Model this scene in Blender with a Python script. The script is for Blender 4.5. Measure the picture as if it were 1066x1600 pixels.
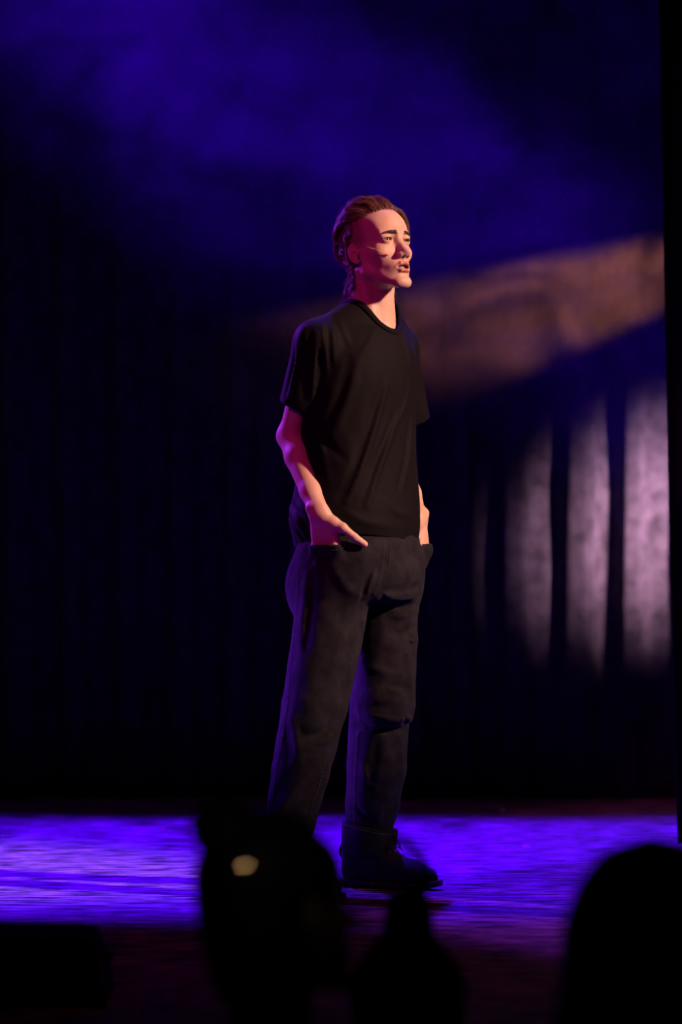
import bpy, math, random
import numpy as np
from mathutils import Vector, Matrix

# ------------------------------------------------------------------ clear
for o in list(bpy.data.objects):
    bpy.data.objects.remove(o, do_unlink=True)
S = bpy.context.scene
COL = S.collection
V = lambda *a: np.array(a, dtype=np.float64)

# ------------------------------------------------------------------ camera (long lens from the stalls)
CAM = V(0.0, -10.0, 0.9)
cd = bpy.data.cameras.new('camera')
cd.sensor_fit = 'VERTICAL'
cd.sensor_height = 36.0
cd.lens = 6060.0 / 1600.0 * 36.0
cd.shift_y = 43.0 / 1600.0
cd.clip_start = 0.1
cd.clip_end = 100
cd.dof.use_dof = True
cd.dof.focus_distance = 9.93
cd.dof.aperture_fstop = 2.8
cam = bpy.data.objects.new('camera', cd)
cam.location = CAM
cam.rotation_euler = (math.radians(90), 0, 0)
COL.objects.link(cam)
S.camera = cam

# ------------------------------------------------------------------ world, view, sampling aids
w = bpy.data.worlds.new('dark_house')
S.world = w
w.use_nodes = True
w.node_tree.nodes['Background'].inputs[0].default_value = (0.0, 0.0, 0.0, 1)
w.node_tree.nodes['Background'].inputs[1].default_value = 0.0
S.view_settings.view_transform = 'Standard'
S.view_settings.look = 'None'
S.view_settings.exposure = 0.0
S.view_settings.gamma = 1.0
S.view_settings.use_curve_mapping = False
S.cycles.use_denoising = True
S.cycles.use_adaptive_sampling = True
S.cycles.adaptive_threshold = 0.02
S.cycles.max_bounces = 4
S.cycles.volume_bounces = 0
S.cycles.volume_step_rate = 0.4
S.cycles.volume_max_steps = 128
S.cycles.use_light_tree = False
S.cycles.caustics_reflective = False
S.cycles.caustics_refractive = False


# ------------------------------------------------------------------ stage lights
def spot(name, loc, target, color, watts, cone_deg, blend=0.3, radius=0.06):
    ld = bpy.data.lights.new(name, 'SPOT')
    ld.color = color
    ld.energy = watts
    ld.spot_size = math.radians(cone_deg)
    ld.spot_blend = blend
    ld.shadow_soft_size = radius
    o = bpy.data.objects.new(name, ld)
    o.location = loc
    d = Vector(target) - Vector(loc)
    o.rotation_euler = d.to_track_quat('-Z', 'Y').to_euler()
    COL.objects.link(o)
    return o


# warm key from the wings, screen right, a little in front of the performer
spot('key_light', (5.1, -2.2, 3.9), (0.08, -0.05, 1.28), (1.0, 0.56, 0.42), 2700, 19, 0.7, 0.20)
# pink-magenta front light from house left, high
spot('magenta_light', (-3.2, -5.6, 4.6), (0.05, -0.05, 1.3), (1.0, 0.02, 0.48), 320, 13, 0.6, 0.12)
# violet side/back light from screen left boom
spot('violet_side_light', (-3.3, 2.7, 3.6), (0.0, -0.05, 1.1), (0.28, 0.03, 1.0), 2100, 18, 0.8, 0.10)
# low violet boom light from screen left that rims the legs
spot('low_violet_light', (-3.3, 0.75, 0.55), (0.0, 0.0, 0.48), (0.24, 0.03, 1.0), 1500, 13, 0.8, 0.06)
# blue top lights for the floor and the haze
for bx, bw in ((-1.7, 3900), (0.0, 4000), (1.7, 3600)):
    spot('blue_top_light', (bx, 2.5, 6.4), (bx * 0.75, 0.96, 0.0), (0.06, 0.0, 1.0), bw, 32, 0.50, 0.10)
# amber beam crossing the haze from behind the right leg drape
spot('amber_beam_light', (2.05, 2.15, 2.07), (1.097, 2.15, 1.765), (1.0, 0.31, 0.01), 5200, 14.2, 0.5, 0.02)
# pale pink light from the right wing raking across the pleats of the backdrop
spot('pale_pink_light', (2.9, 1.50, 1.75), (1.20, 3.42, 1.0), (1.0, 0.54, 0.80), 4300, 16.5, 0.95, 0.14)
# dim rose spill over the stage floor
spot('rose_spill_light', (0.0, -2.5, 6.5), (0.0, 0.2, 0.0), (1.0, 0.08, 0.36), 32, 60, 0.9, 0.3)
# narrow warm spot added behind the camera only to make the hair clip glint
spot('clip_glint_light', (0.9, -12.5, 3.2), (-0.12, -5.05, 0.48), (1.0, 0.80, 0.62), 60, 2.0, 0.6, 0.08)


# ------------------------------------------------------------------ material helpers
def mat(name):
    m = bpy.data.materials.new(name)
    m.use_nodes = True
    nt = m.node_tree
    return m, nt, nt.nodes['Principled BSDF']


def nd(nt, t, **kw):
    n = nt.nodes.new(t)
    for k, v in kw.items():
        if k.startswith('i_'):
            n.inputs[k[2:].replace('_', ' ')].default_value = v
        else:
            setattr(n, k, v)
    return n


def simple(name, col, rough=0.6, metal=0.0, spec=0.5, noise=None, bump=None, sheen=0.0):
    """noise=(scale, amount) colour variation; bump=(scale, strength, distance)"""
    m, nt, b = mat(name)
    b.inputs['Roughness'].default_value = rough
    b.inputs['Metallic'].default_value = metal
    b.inputs['Specular IOR Level'].default_value = spec
    b.inputs['Sheen Weight'].default_value = sheen
    b.inputs['Base Color'].default_value = (*col, 1)
    tc = nd(nt, 'ShaderNodeTexCoord')
    if noise:
        n = nd(nt, 'ShaderNodeTexNoise', i_Scale=noise[0], i_Detail=5.0)
        nt.links.new(tc.outputs['Object'], n.inputs['Vector'])
        r = nd(nt, 'ShaderNodeValToRGB')
        r.color_ramp.elements[0].position = 0.3
        r.color_ramp.elements[1].position = 0.7
        r.color_ramp.elements[0].color = (*[c * (1 - noise[1]) for c in col], 1)
        r.color_ramp.elements[1].color = (*[min(1, c * (1 + noise[1])) for c in col], 1)
        nt.links.new(n.outputs['Fac'], r.inputs['Fac'])
        nt.links.new(r.outputs['Color'], b.inputs['Base Color'])
    if bump:
        n = nd(nt, 'ShaderNodeTexNoise', i_Scale=bump[0], i_Detail=4.0)
        nt.links.new(tc.outputs['Object'], n.inputs['Vector'])
        bm = nd(nt, 'ShaderNodeBump', i_Strength=bump[1], i_Distance=bump[2])
        nt.links.new(n.outputs['Fac'], bm.inputs['Height'])
        nt.links.new(bm.outputs['Normal'], b.inputs['Normal'])
    return m


# ------------------------------------------------------------------ object helpers
def link_mesh(name, verts, faces, material, parent=None, smooth=True, colors=None):
    me = bpy.data.meshes.new(name)
    if isinstance(faces, np.ndarray) and len(faces):
        k = faces.shape[1]
        me.vertices.add(len(verts))
        me.vertices.foreach_set('co', np.asarray(verts, dtype=np.float32).ravel())
        me.loops.add(faces.size)
        me.loops.foreach_set('vertex_index', faces.astype(np.int32).ravel())
        me.polygons.add(len(faces))
        me.polygons.foreach_set('loop_start', np.arange(0, faces.size, k, dtype=np.int32))
        me.update(calc_edges=True)
        me.validate()
    else:
        me.from_pydata([tuple(map(float, v)) for v in verts], [], [tuple(map(int, f)) for f in faces])
        me.update()
    if smooth:
        me.polygons.foreach_set('use_smooth', np.ones(len(me.polygons), dtype=bool))
    if colors is not None:
        at = me.color_attributes.new('skin', 'FLOAT_COLOR', 'POINT')
        c = np.ones((len(verts), 4), dtype=np.float32)
        c[:, :3] = colors
        at.data.foreach_set('color', c.ravel())
    me.materials.append(material)
    o = bpy.data.objects.new(name, me)
    COL.objects.link(o)
    if parent is not None:
        o.parent = parent
    return o


def tag(o, label, cat=None, group=None, kind=None):
    if label:
        o['label'] = label
    if cat:
        o['category'] = cat
    if group:
        o['group'] = group
    if kind:
        o['kind'] = kind
    return o


def thing(name, label, cat, group=None):
    o = bpy.data.objects.new(name, None)
    o.empty_display_size = 0.1
    COL.objects.link(o)
    return tag(o, label, cat, group)


def box_geo(c, s, R=None):
    """c centre, s full size -> verts, faces"""
    v = np.array([[x, y, z] for x in (-.5, .5) for y in (-.5, .5) for z in (-.5, .5)]) * np.array(s)
    if R is not None:
        v = v @ np.array(R).T
    v = v + np.array(c)
    f = [(0, 1, 3, 2), (4, 6, 7, 5), (0, 4, 5, 1), (2, 3, 7, 6), (0, 2, 6, 4), (1, 5, 7, 3)]
    return v, f


def tube_geo(pts, rad, sides=8, closed=False, caps=True):
    pts = np.asarray(pts, dtype=np.float64)
    n = len(pts)
    rad = np.broadcast_to(np.asarray(rad, dtype=np.float64), (n,))
    if closed:
        tan = np.roll(pts, -1, 0) - np.roll(pts, 1, 0)
    else:
        tan = np.gradient(pts, axis=0)
    tan /= np.linalg.norm(tan, axis=1, keepdims=True) + 1e-12
    up = V(0, 0, 1) if abs(tan[0][2]) < 0.9 else V(1, 0, 0)
    verts = []
    for i in range(n):
        a = up - tan[i] * np.dot(up, tan[i])
        a /= np.linalg.norm(a) + 1e-12
        up = a
        b = np.cross(tan[i], a)
        for k in range(sides):
            t = 2 * math.pi * k / sides
            verts.append(pts[i] + rad[i] * (math.cos(t) * a + math.sin(t) * b))
    faces = []
    m = n if closed else n - 1
    for i in range(m):
        j = (i + 1) % n
        for k in range(sides):
            k2 = (k + 1) % sides
            faces.append((i * sides + k, i * sides + k2, j * sides + k2, j * sides + k))
    if caps and not closed:
        faces.append(tuple(range(sides))[::-1])
        faces.append(tuple((n - 1) * sides + k for k in range(sides)))
    return verts, faces


def merge(*geos):
    vs, fs = [], []
    for v, f in geos:
        b = len(vs)
        vs.extend(list(v))
        fs.extend([tuple(int(i) + b for i in q) for q in f])
    return vs, fs


def smooth_path(pts, n):
    """Catmull-Rom through pts, n samples"""
    pts = np.asarray(pts, dtype=np.float64)
    P = np.vstack([2 * pts[0] - pts[1], pts, 2 * pts[-1] - pts[-2]])
    out = []
    for s in np.linspace(0, len(pts) - 1 - 1e-9, n):
        i = int(s)
        t = s - i
        p0, p1, p2, p3 = P[i], P[i + 1], P[i + 2], P[i + 3]
        out.append(0.5 * ((2 * p1) + (-p0 + p2) * t + (2 * p0 - 5 * p1 + 4 * p2 - p3) * t * t
                          + (-p0 + 3 * p1 - 3 * p2 + p3) * t ** 3))
    return np.array(out)


# ------------------------------------------------------------------ signed-distance sculpting kit
F32 = np.float32


def ell(P, c, r, R=None):
    q = P - np.asarray(c, dtype=F32)
    if R is not None:
        q = q @ np.asarray(R, dtype=F32)
    r = np.asarray(r, dtype=F32)
    a = q / r
    k0 = np.sqrt(np.einsum('ij,ij->i', a, a))
    b = a / r
    k1 = np.sqrt(np.einsum('ij,ij->i', b, b)) + F32(1e-9)
    return k0 * (k0 - 1) / k1


def rcone(P, a, b, ra, rb):
    a = np.asarray(a, dtype=F32)
    ba = np.asarray(b, dtype=F32) - a
    pa = P - a
    h = np.clip((pa @ ba) / F32(ba @ ba), 0, 1)
    q = pa - h[:, None] * ba
    return np.sqrt(np.einsum('ij,ij->i', q, q)) - (F32(ra) + F32(rb - ra) * h)


def smin(a, b, k):
    h = np.maximum(k - np.abs(a - b), 0) / F32(k)
    return np.minimum(a, b) - h * h * F32(k * 0.25)


def smax(a, b, k):
    return -smin(-a, -b, k)


def chain(P, pts, rad, k=0.01):
    d = None
    for i in range(len(pts) - 1):
        e = rcone(P, pts[i], pts[i + 1], rad[i], rad[i + 1])
        d = e if d is None else smin(d, e, k)
    return d


_loft_cache = {}


def loft(P, frame, zs, cx, cy, ra, rb, n=2.3):
    """elliptic loft along z; frame=(l_vec,f_vec) 2-D; centre path cx,cy(z); radii ra (l), rb (f)"""
    z = P[:, 2]
    key = (tuple(zs), tuple(ra), tuple(rb), tuple(cx), tuple(cy))
    if key not in _loft_cache:
        sp = smooth_path(np.stack([zs, cx, cy, ra, rb], 1), 90)
        _loft_cache[key] = [sp[:, i] for i in range(5)]
    z_, x_, y_, a_, b_ = _loft_cache[key]
    X = np.interp(z, z_, x_).astype(F32)
    Y = np.interp(z, z_, y_).astype(F32)
    A = np.interp(z, z_, a_).astype(F32)
    B = np.interp(z, z_, b_).astype(F32)
    dx = P[:, 0] - X
    dy = P[:, 1] - Y
    l = dx * F32(frame[0][0]) + dy * F32(frame[0][1])
    f = dx * F32(frame[1][0]) + dy * F32(frame[1][1])
    k = (np.abs(l / A) ** n + np.abs(f / B) ** n) ** F32(1 / n)
    d = (k - 1) * np.minimum(A, B)
    top = z - F32(zs[-1])
    bot = F32(zs[0]) - z
    return smax(smax(d, top, 0.02), bot, 0.02)


def grid_axis(spans):
    """spans: [(x0, x1, step), ...] -> monotone coordinates"""
    out = [spans[0][0]]
    for a, b, s in spans:
        n = max(1, int(round((b - a) / s)))
        out.extend(list(a + (b - a) * (np.arange(1, n + 1) / n)))
    return np.array(out, dtype=F32)


def sculpt(f, X, Y, Z, B=8, margin=1.25, newton=1):
    """sparse surface nets on a rectilinear grid -> verts, quads"""
    def pad(A):
        n = (len(A) - 1) % B
        if n:
            h = A[-1] - A[-2]
            A = np.concatenate([A, A[-1] + h * np.arange(1, B - n + 1, dtype=F32)])
        return A
    X, Y, Z = pad(X), pad(Y), pad(Z)
    nb = [(len(A) - 1) // B for A in (X, Y, Z)]
    I = np.stack(np.meshgrid(*[np.arange(n) for n in nb], indexing='ij'), -1).reshape(-1, 3)
    lo = np.stack([A[I[:, i] * B] for i, A in enumerate((X, Y, Z))], 1)
    hi = np.stack([A[I[:, i] * B + B] for i, A in enumerate((X, Y, Z))], 1)
    r = 0.5 * np.linalg.norm(hi - lo, axis=1)
    d = f(((lo + hi) * 0.5).astype(F32))
    I = I[np.abs(d) < r * margin + 0.004]
    C = np.stack(np.meshgrid(*[np.arange(B + 1)] * 3, indexing='ij'), -1).reshape(-1, 3)
    G = (I[:, None, :] * B + C[None]).reshape(-1, 3)
    P = np.stack([X[G[:, 0]], Y[G[:, 1]], Z[G[:, 2]]], 1)
    D = np.concatenate([f(P[i:i + 400000]) for i in range(0, len(P), 400000)])
    n = len(I)
    P = P.reshape(n, B + 1, B + 1, B + 1, 3)
    D = D.reshape(n, B + 1, B + 1, B + 1)
    D = np.where(D == 0, F32(1e-7), D)
    s = D < 0
    nx, ny, nz = len(X), len(Y), len(Z)
    crn = [(a, b, c) for a in (0, 1) for b in (0, 1) for c in (0, 1)]
    sl = lambda A, c: A[:, c[0]:c[0] + B, c[1]:c[1] + B, c[2]:c[2] + B]
    cnt = sum(sl(s, c).astype(np.int8) for c in crn)
    m = (cnt > 0) & (cnt < 8)
    idx = np.argwhere(m)
    acc = np.zeros((len(idx), 3), F32)
    num = np.zeros(len(idx), F32)
    b0 = idx[:, 0]
    for i, c in enumerate(crn):
        for j in range(i + 1, 8):
            e = crn[j]
            if sum(abs(c[q] - e[q]) for q in range(3)) != 1:
                continue
            da = D[b0, idx[:, 1] + c[0], idx[:, 2] + c[1], idx[:, 3] + c[2]]
            db = D[b0, idx[:, 1] + e[0], idx[:, 2] + e[1], idx[:, 3] + e[2]]
            x = (da < 0) != (db < 0)
            pa = P[b0[x], idx[x, 1] + c[0], idx[x, 2] + c[1], idx[x, 3] + c[2]]
            pb = P[b0[x], idx[x, 1] + e[0], idx[x, 2] + e[1], idx[x, 3] + e[2]]
            t = (da[x] / (da[x] - db[x]))[:, None]
            acc[x] += pa + t * (pb - pa)
            num[x] += 1
    verts = acc / num[:, None]
    cell = I[b0] * B + idx[:, 1:]
    key = (cell[:, 0].astype(np.int64) * ny + cell[:, 1]) * nz + cell[:, 2]
    order = np.argsort(key)
    key, verts = key[order], verts[order]
    quads = []
    for ax in range(3):
        e = [0, 0, 0]
        e[ax] = 1
        s0 = s[:, :B, :B, :B]
        s1 = sl(s, e)
        ed = np.argwhere(s0 != s1)
        if not len(ed):
            continue
        g = I[ed[:, 0]] * B + ed[:, 1:]
        inside = s0[ed[:, 0], ed[:, 1], ed[:, 2], ed[:, 3]]
        u, v = [(1, 2), (2, 0), (0, 1)][ax]
        ks = []
        for du, dv in ((0, 0), (-1, 0), (-1, -1), (0, -1)):
            h = g.copy()
            h[:, u] += du
            h[:, v] += dv
            ks.append((h[:, 0].astype(np.int64) * ny + h[:, 1]) * nz + h[:, 2])
        q = np.stack(ks, 1)
        p = np.clip(np.searchsorted(key, q), 0, len(key) - 1)
        ok = (key[p] == q).all(1)
        p = p[ok]
        ins = inside[ok]
        p = np.where(ins[:, None], p, p[:, ::-1])
        quads.append(p)
    quads = np.concatenate(quads)
    for _ in range(newton):
        h = F32(0.0006)
        out = []
        for i in range(0, len(verts), 300000):
            v = verts[i:i + 300000]
            d0 = f(v)
            g = np.stack([f(v + np.eye(3, dtype=F32)[a] * h) - d0 for a in range(3)], 1) / h
            gg = np.maximum((g * g).sum(1), 0.25)
            st = np.clip(d0 / gg, -0.0015, 0.0015)
            out.append(v - st[:, None] * g)
        verts = np.concatenate(out)
    return verts, quads


def trace(f, px, py, y0=-0.6, off=0.0, steps=60):
    """first surface point of f on the sight line through a point of the photograph"""
    px = np.atleast_1d(np.asarray(px, dtype=np.float64))
    py = np.atleast_1d(np.asarray(py, dtype=np.float64))
    d = np.stack([(px - 533) / 6060, np.ones_like(px), (843 - py) / 6060], 1)
    d /= np.linalg.norm(d, axis=1, keepdims=True)
    t = np.full(len(px), 10 + y0)
    for _ in range(steps):
        p = CAM + d * t[:, None]
        t = t + np.clip(f(p.astype(F32)) - off, -0.02, 0.05) * 0.8
        t = np.minimum(t, 10.9)
    return CAM + d * t[:, None]


def world(px, py, y=0.0):
    s = (10.0 + y) / 6060.0
    return V((px - 533) * s, y, 0.9 + (843 - py) * s)


def fold_field(folds):
    """folds: list of (points Nx3, width, amplitude) -> displacement function (positive = outward)"""
    segs = []
    for pts, wd, am in folds:
        pts = np.asarray(pts)
        n = len(pts) - 1
        for i in range(n):
            e0 = math.sin(math.pi * (0.12 + 0.76 * i / n))
            e1 = math.sin(math.pi * (0.12 + 0.76 * (i + 1) / n))
            segs.append((pts[i], pts[i + 1], wd, am * e0, am * e1, id(pts)))

    def g(P):
        out = np.zeros(len(P), F32)
        cur, best = None, None
        for a, b, wd, a0, a1, key in segs:
            c = (a + b) * 0.5
            R = F32(np.linalg.norm(b - a) * 0.5 + wd * 2.4)
            m = (np.abs(P - c.astype(F32)) < R).all(1)
            if not m.any():
                continue
            Q = P[m]
            a_ = a.astype(F32)
            ba = (b - a).astype(F32)
            pa = Q - a_
            h = np.clip((pa @ ba) / F32(ba @ ba + 1e-12), 0, 1)
            q = pa - h[:, None] * ba
            dd = (q * q).sum(1)
            v = (F32(a0) + F32(a1 - a0) * h) * np.exp(-dd / F32(wd * wd))
            o = out[m]
            # the stronger of two same-signed neighbours, so joints do not double
            if a0 + a1 > 0:
                out[m] = np.where(o > 0, np.maximum(o, v), o + v)
            else:
                out[m] = np.where(o < 0, np.minimum(o, v), o + v)
        return out
    return g


# ------------------------------------------------------------------ the stage and the house
def stage_floor_material():
    m, nt, b = mat('scuffed_stage_floor')
    tc = nd(nt, 'ShaderNodeTexCoord')
    n1 = nd(nt, 'ShaderNodeTexNoise', i_Scale=17.0, i_Detail=9.0, i_Roughness=0.66)
    mp = nd(nt, 'ShaderNodeMapping')
    mp.inputs['Scale'].default_value = (0.42, 1.7, 1.0)
    nt.links.new(tc.outputs['Object'], mp.inputs['Vector'])
    nt.links.new(mp.outputs['Vector'], n1.inputs['Vector'])
    r = nd(nt, 'ShaderNodeValToRGB')
    e = r.color_ramp.elements
    e[0].position, e[0].color = 0.43, (0.03, 0.015, 0.02, 1)
    e[1].position, e[1].color = 0.60, (0.80, 0.46, 0.56, 1)
    nt.links.new(n1.outputs['Fac'], r.inputs['Fac'])
    n2 = nd(nt, 'ShaderNodeTexNoise', i_Scale=45.0, i_Detail=4.0, i_Roughness=0.6)
    nt.links.new(mp.outputs['Vector'], n2.inputs['Vector'])
    mx = nd(nt, 'ShaderNodeMix', data_type='RGBA', blend_type='MULTIPLY')
    mx.inputs['Factor'].default_value = 0.7
    r2 = nd(nt, 'ShaderNodeValToRGB')
    r2.color_ramp.elements[0].position, r2.color_ramp.elements[0].color = 0.35, (0.35, 0.35, 0.35, 1)
    r2.color_ramp.elements[1].position, r2.color_ramp.elements[1].color = 0.6, (1, 1, 1, 1)
    nt.links.new(n2.outputs['Fac'], r2.inputs['Fac'])
    nt.links.new(r.outputs['Color'], mx.inputs[6])
    nt.links.new(r2.outputs['Color'], mx.inputs[7])
    nt.links.new(mx.outputs[2], b.inputs['Base Color'])
    b.inputs['Roughness'].default_value = 0.55
    b.inputs['Specular IOR Level'].default_value = 0.35
    bp = nd(nt, 'ShaderNodeBump', i_Strength=0.6, i_Distance=0.006)
    nt.links.new(n2.outputs['Fac'], bp.inputs['Height'])
    nt.links.new(bp.outputs['Normal'], b.inputs['Normal'])
    return m


M_floor = stage_floor_material()
M_black = simple('matt_black_paint', (0.012, 0.012, 0.013), 0.8, noise=(6, .4), bump=(60, .3, .002))
M_velour = simple('black_velour', (0.038, 0.034, 0.038), 0.95, spec=0.05, noise=(18, .45), bump=(220, .3, .001), sheen=0.03)
M_leg = simple('black_serge', (0.02, 0.02, 0.022), 0.95, spec=0.05, noise=(12, .3), bump=(200, .2, .001))

v, f = box_geo((0, 0.45, -0.05), (7.4, 7.7, 0.1))
tag(link_mesh('floor', v, f, M_floor, smooth=False), 'scuffed dark stage floor washed in violet light', kind='structure')
v, f = box_geo((0, -3.42, -0.37), (7.4, 0.04, 0.64))
tag(link_mesh('trim_1', v, f, M_black, smooth=False), 'black front face of the stage', kind='structure')
v, f = box_geo((0, -8.4, -0.75), (9.4, 9.9, 0.1))
tag(link_mesh('floor', v, f, M_black, smooth=False), 'dark floor of the audience area below the stage', kind='structure')
v, f = box_geo((0, 4.35, 3.2), (7.4, 0.1, 7.0))
tag(link_mesh('wall_back', v, f, M_black, smooth=False), 'black back wall behind the drapes', kind='structure')


def drape(name, x0, x1, y, z0, z1, pitch, depth, seed, material, along='x', sway=0.0, phase=0.0):
    """a pleated drape: soft box pleats, slightly uneven, flaring a little to the hem"""
    rnd = random.Random(seed)
    n = int((x1 - x0) / 0.0075)
    rows = 26
    cents = []
    x = x0 + phase
    amps = []
    xs = np.linspace(x0, x1, n)
    # pleat phase with jitter
    ph = np.zeros(n)
    k = int((x1 - x0) / pitch) + 3
    jit = [rnd.uniform(-0.10, 0.10) for _ in range(k)]
    am = [rnd.uniform(0.75, 1.15) for _ in range(k)]
    verts = []
    for r in range(rows):
        t = r / (rows - 1)
        z = z0 + (z1 - z0) * t
        for i in range(n):
            u = (xs[i] - x0 - phase) / pitch
            c = int(math.floor(u))
            fr = u - c
            a = am[c % k] * (1 - fr) + am[(c + 1) % k] * fr
            j = jit[c % k] * (1 - fr) + jit[(c + 1) % k] * fr
            s = math.sin(2 * math.pi * (u + j + 0.04 * math.sin(z * 1.7 + c)))
            s = math.tanh(2.0 * s) / math.tanh(2.0)
            d = depth * a * (0.85 + 0.3 * (1 - t)) * s + 0.006 * math.sin(31 * xs[i] + 2.2 * z) + 0.004 * math.sin(9 * z + 50 * xs[i])
            xx = xs[i] + sway * (1 - t) * (z1 - z0)
            verts.append((xx, y + d, z) if along == 'x' else (y + d, xx, z))
    faces = [(r * n + i, r * n + i + 1, (r + 1) * n + i + 1, (r + 1) * n + i) for r in range(rows - 1) for i in range(n - 1)]
    o = link_mesh(name, np.array(verts), np.array(faces), material)
    md = o.modifiers.new('thickness', 'SOLIDIFY')
    md.thickness = 0.006
    return o


bd = thing('back_drape', 'black pleated velour drape hung across the back of the stage', 'curtain')
o = drape('drape_cloth', -3.4, 3.4, 3.45, 0.015, 6.6, 0.195, 0.034, 5, M_velour, phase=0.170)
o.parent = bd
v, f = tube_geo([(-3.5, 3.45, 6.62), (3.5, 3.45, 6.62)], 0.024, 10)
link_mesh('curtain_pipe', v, f, M_black, bd)
lg = thing('leg_drape', 'narrow black masking drape hanging at the right edge of the frame', 'curtain')
o = drape('drape_cloth', 0.0, 1.5, 1.30, 0.012, 6.4, 0.22, 0.05, 9, M_leg)
o.parent = lg
o.location = (0.947, 0, 0)
# the drape leans a hair outwards to its hem
for vv in o.data.vertices:
    vv.co.x += 0.040 * (1.0 - min(vv.co.z, 3.0) / 1.7) * (1 - vv.co.x / 1.5)
v, f = tube_geo([(0.85, 1.30, 6.42), (2.6, 1.30, 6.42)], 0.024, 10)
link_mesh('curtain_pipe', v, f, M_black, lg)


# drifting haze: a cloud of uneven density between the drapes
def haze():
    m = bpy.data.materials.new('stage_haze')
    m.use_nodes = True
    nt = m.node_tree
    nt.nodes.clear()
    out = nd(nt, 'ShaderNodeOutputMaterial')
    vs = nd(nt, 'ShaderNodeVolumeScatter')
    vs.inputs['Color'].default_value = (0.95, 0.95, 0.95, 1)
    vs.inputs['Anisotropy'].default_value = 0.15
    nt.links.new(vs.outputs[0], out.inputs['Volume'])
    tc = nd(nt, 'ShaderNodeTexCoord')
    sp = nd(nt, 'ShaderNodeSeparateXYZ')
    nt.links.new(tc.outputs['Object'], sp.inputs[0])

    def mth(op, a, b=None, c=None, clamp=False):
        n = nd(nt, 'ShaderNodeMath', operation=op)
        n.use_clamp = clamp
        for i, x in enumerate((a, b, c)):
            if x is None:
                continue
            if isinstance(x, (int, float)):
                n.inputs[i].default_value = x
            else:
                nt.links.new(x, n.inputs[i])
        return n.outputs[0]

    def ramp(x, lo, hi):
        n = nd(nt, 'ShaderNodeMapRange')
        n.interpolation_type = 'SMOOTHSTEP'
        n.inputs['From Min'].default_value = lo
        n.inputs['From Max'].default_value = hi
        nt.links.new(x, n.inputs['Value'])
        return n.outputs[0]
    n1 = nd(nt, 'ShaderNodeTexNoise', i_Scale=1.3, i_Detail=2.0, i_Roughness=0.5)
    n2 = nd(nt, 'ShaderNodeTexNoise', i_Scale=3.6, i_Detail=6.0, i_Roughness=0.62, i_Distortion=0.8)
    mp = nd(nt, 'ShaderNodeMapping')
    mp.inputs['Location'].default_value = (5.3, 1.4, 2.9)
    mp.inputs['Rotation'].default_value = (0, math.radians(22), 0)
    mp.inputs['Scale'].default_value = (0.8, 0.8, 1.25)
    nt.links.new(tc.outputs['Object'], mp.inputs['Vector'])
    nt.links.new(mp.outputs[0], n1.inputs['Vector'])
    nt.links.new(mp.outputs[0], n2.inputs['Vector'])
    x, y, z = sp.outputs
    big = mth('SUBTRACT', n1.outputs['Fac'], 0.5)
    # thick to the upper right of a slanting front that runs from upper left to lower middle
    s = mth('ADD', mth('MULTIPLY', mth('ADD', x, 0.42), 1.45), mth('SUBTRACT', z, 1.20))
    s = mth('ADD', s, mth('MULTIPLY', big, 1.1))
    front = ramp(s, -0.05, 0.85)
    # thins out towards the floor; also cut at left to fade the amber beam
    low = ramp(mth('ADD', mth('MULTIPLY_ADD', x, 0.6, z), mth('MULTIPLY', big, 0.6)), 1.38, 2.0)
    low = mth('MULTIPLY_ADD', low, 0.97, 0.03)
    # density cut at the far upper right, where the blue light gives out
    tr = mth('ADD', mth('MULTIPLY', x, 0.75), mth('MULTIPLY', mth('SUBTRACT', z, 1.9), 1.0))
    tr = mth('SUBTRACT', 1.0, mth('MULTIPLY', ramp(mth('ADD', tr, mth('MULTIPLY', big, 0.7)), 0.22, 0.85), 0.93))
    # eddies
    ed = mth('MULTIPLY_ADD', ramp(n2.outputs['Fac'], 0.40, 0.61), 1.45, 0.20)
    d = mth('MULTIPLY', mth('MULTIPLY', front, low), mth('MULTIPLY', tr, ed))
    thin = mth('MULTIPLY_ADD', ramp(mth('ADD', z, mth('MULTIPLY', big, 0.5)), 1.55, 2.15), 0.66, 0.34)  # lower haze thinned to dim the blue glow under the beam
    d = mth('MULTIPLY', mth('MULTIPLY', d, thin), HAZE)
    nt.links.new(d, vs.inputs['Density'])
    v, f = box_geo((0, 2.17, 1.75), (3.6, 1.5, 3.3))
    o = link_mesh('haze', v, f, m, smooth=False)
    tag(o, 'drifting stage haze catching blue and amber light behind the performer', 'haze', kind='stuff')
    return o


HAZE = 0.085
haze()


# ================================================================== the performer
def frame(theta, pitch=0.0, roll=0.0):
    """columns: left, forward, up. theta = turn from the camera towards screen right"""
    t, p = math.radians(theta), math.radians(pitch)
    l = V(math.cos(t), math.sin(t), 0)
    f = V(math.sin(t) * math.cos(p), -math.cos(t) * math.cos(p), math.sin(p))
    u = np.cross(f, l)
    if roll:
        r = math.radians(roll)
        l, u = math.cos(r) * l + math.sin(r) * u, math.cos(r) * u - math.sin(r) * l
    return np.stack([l, f, u], 1)


EYE = (0.0315, 0.0715, -0.001)


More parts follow.
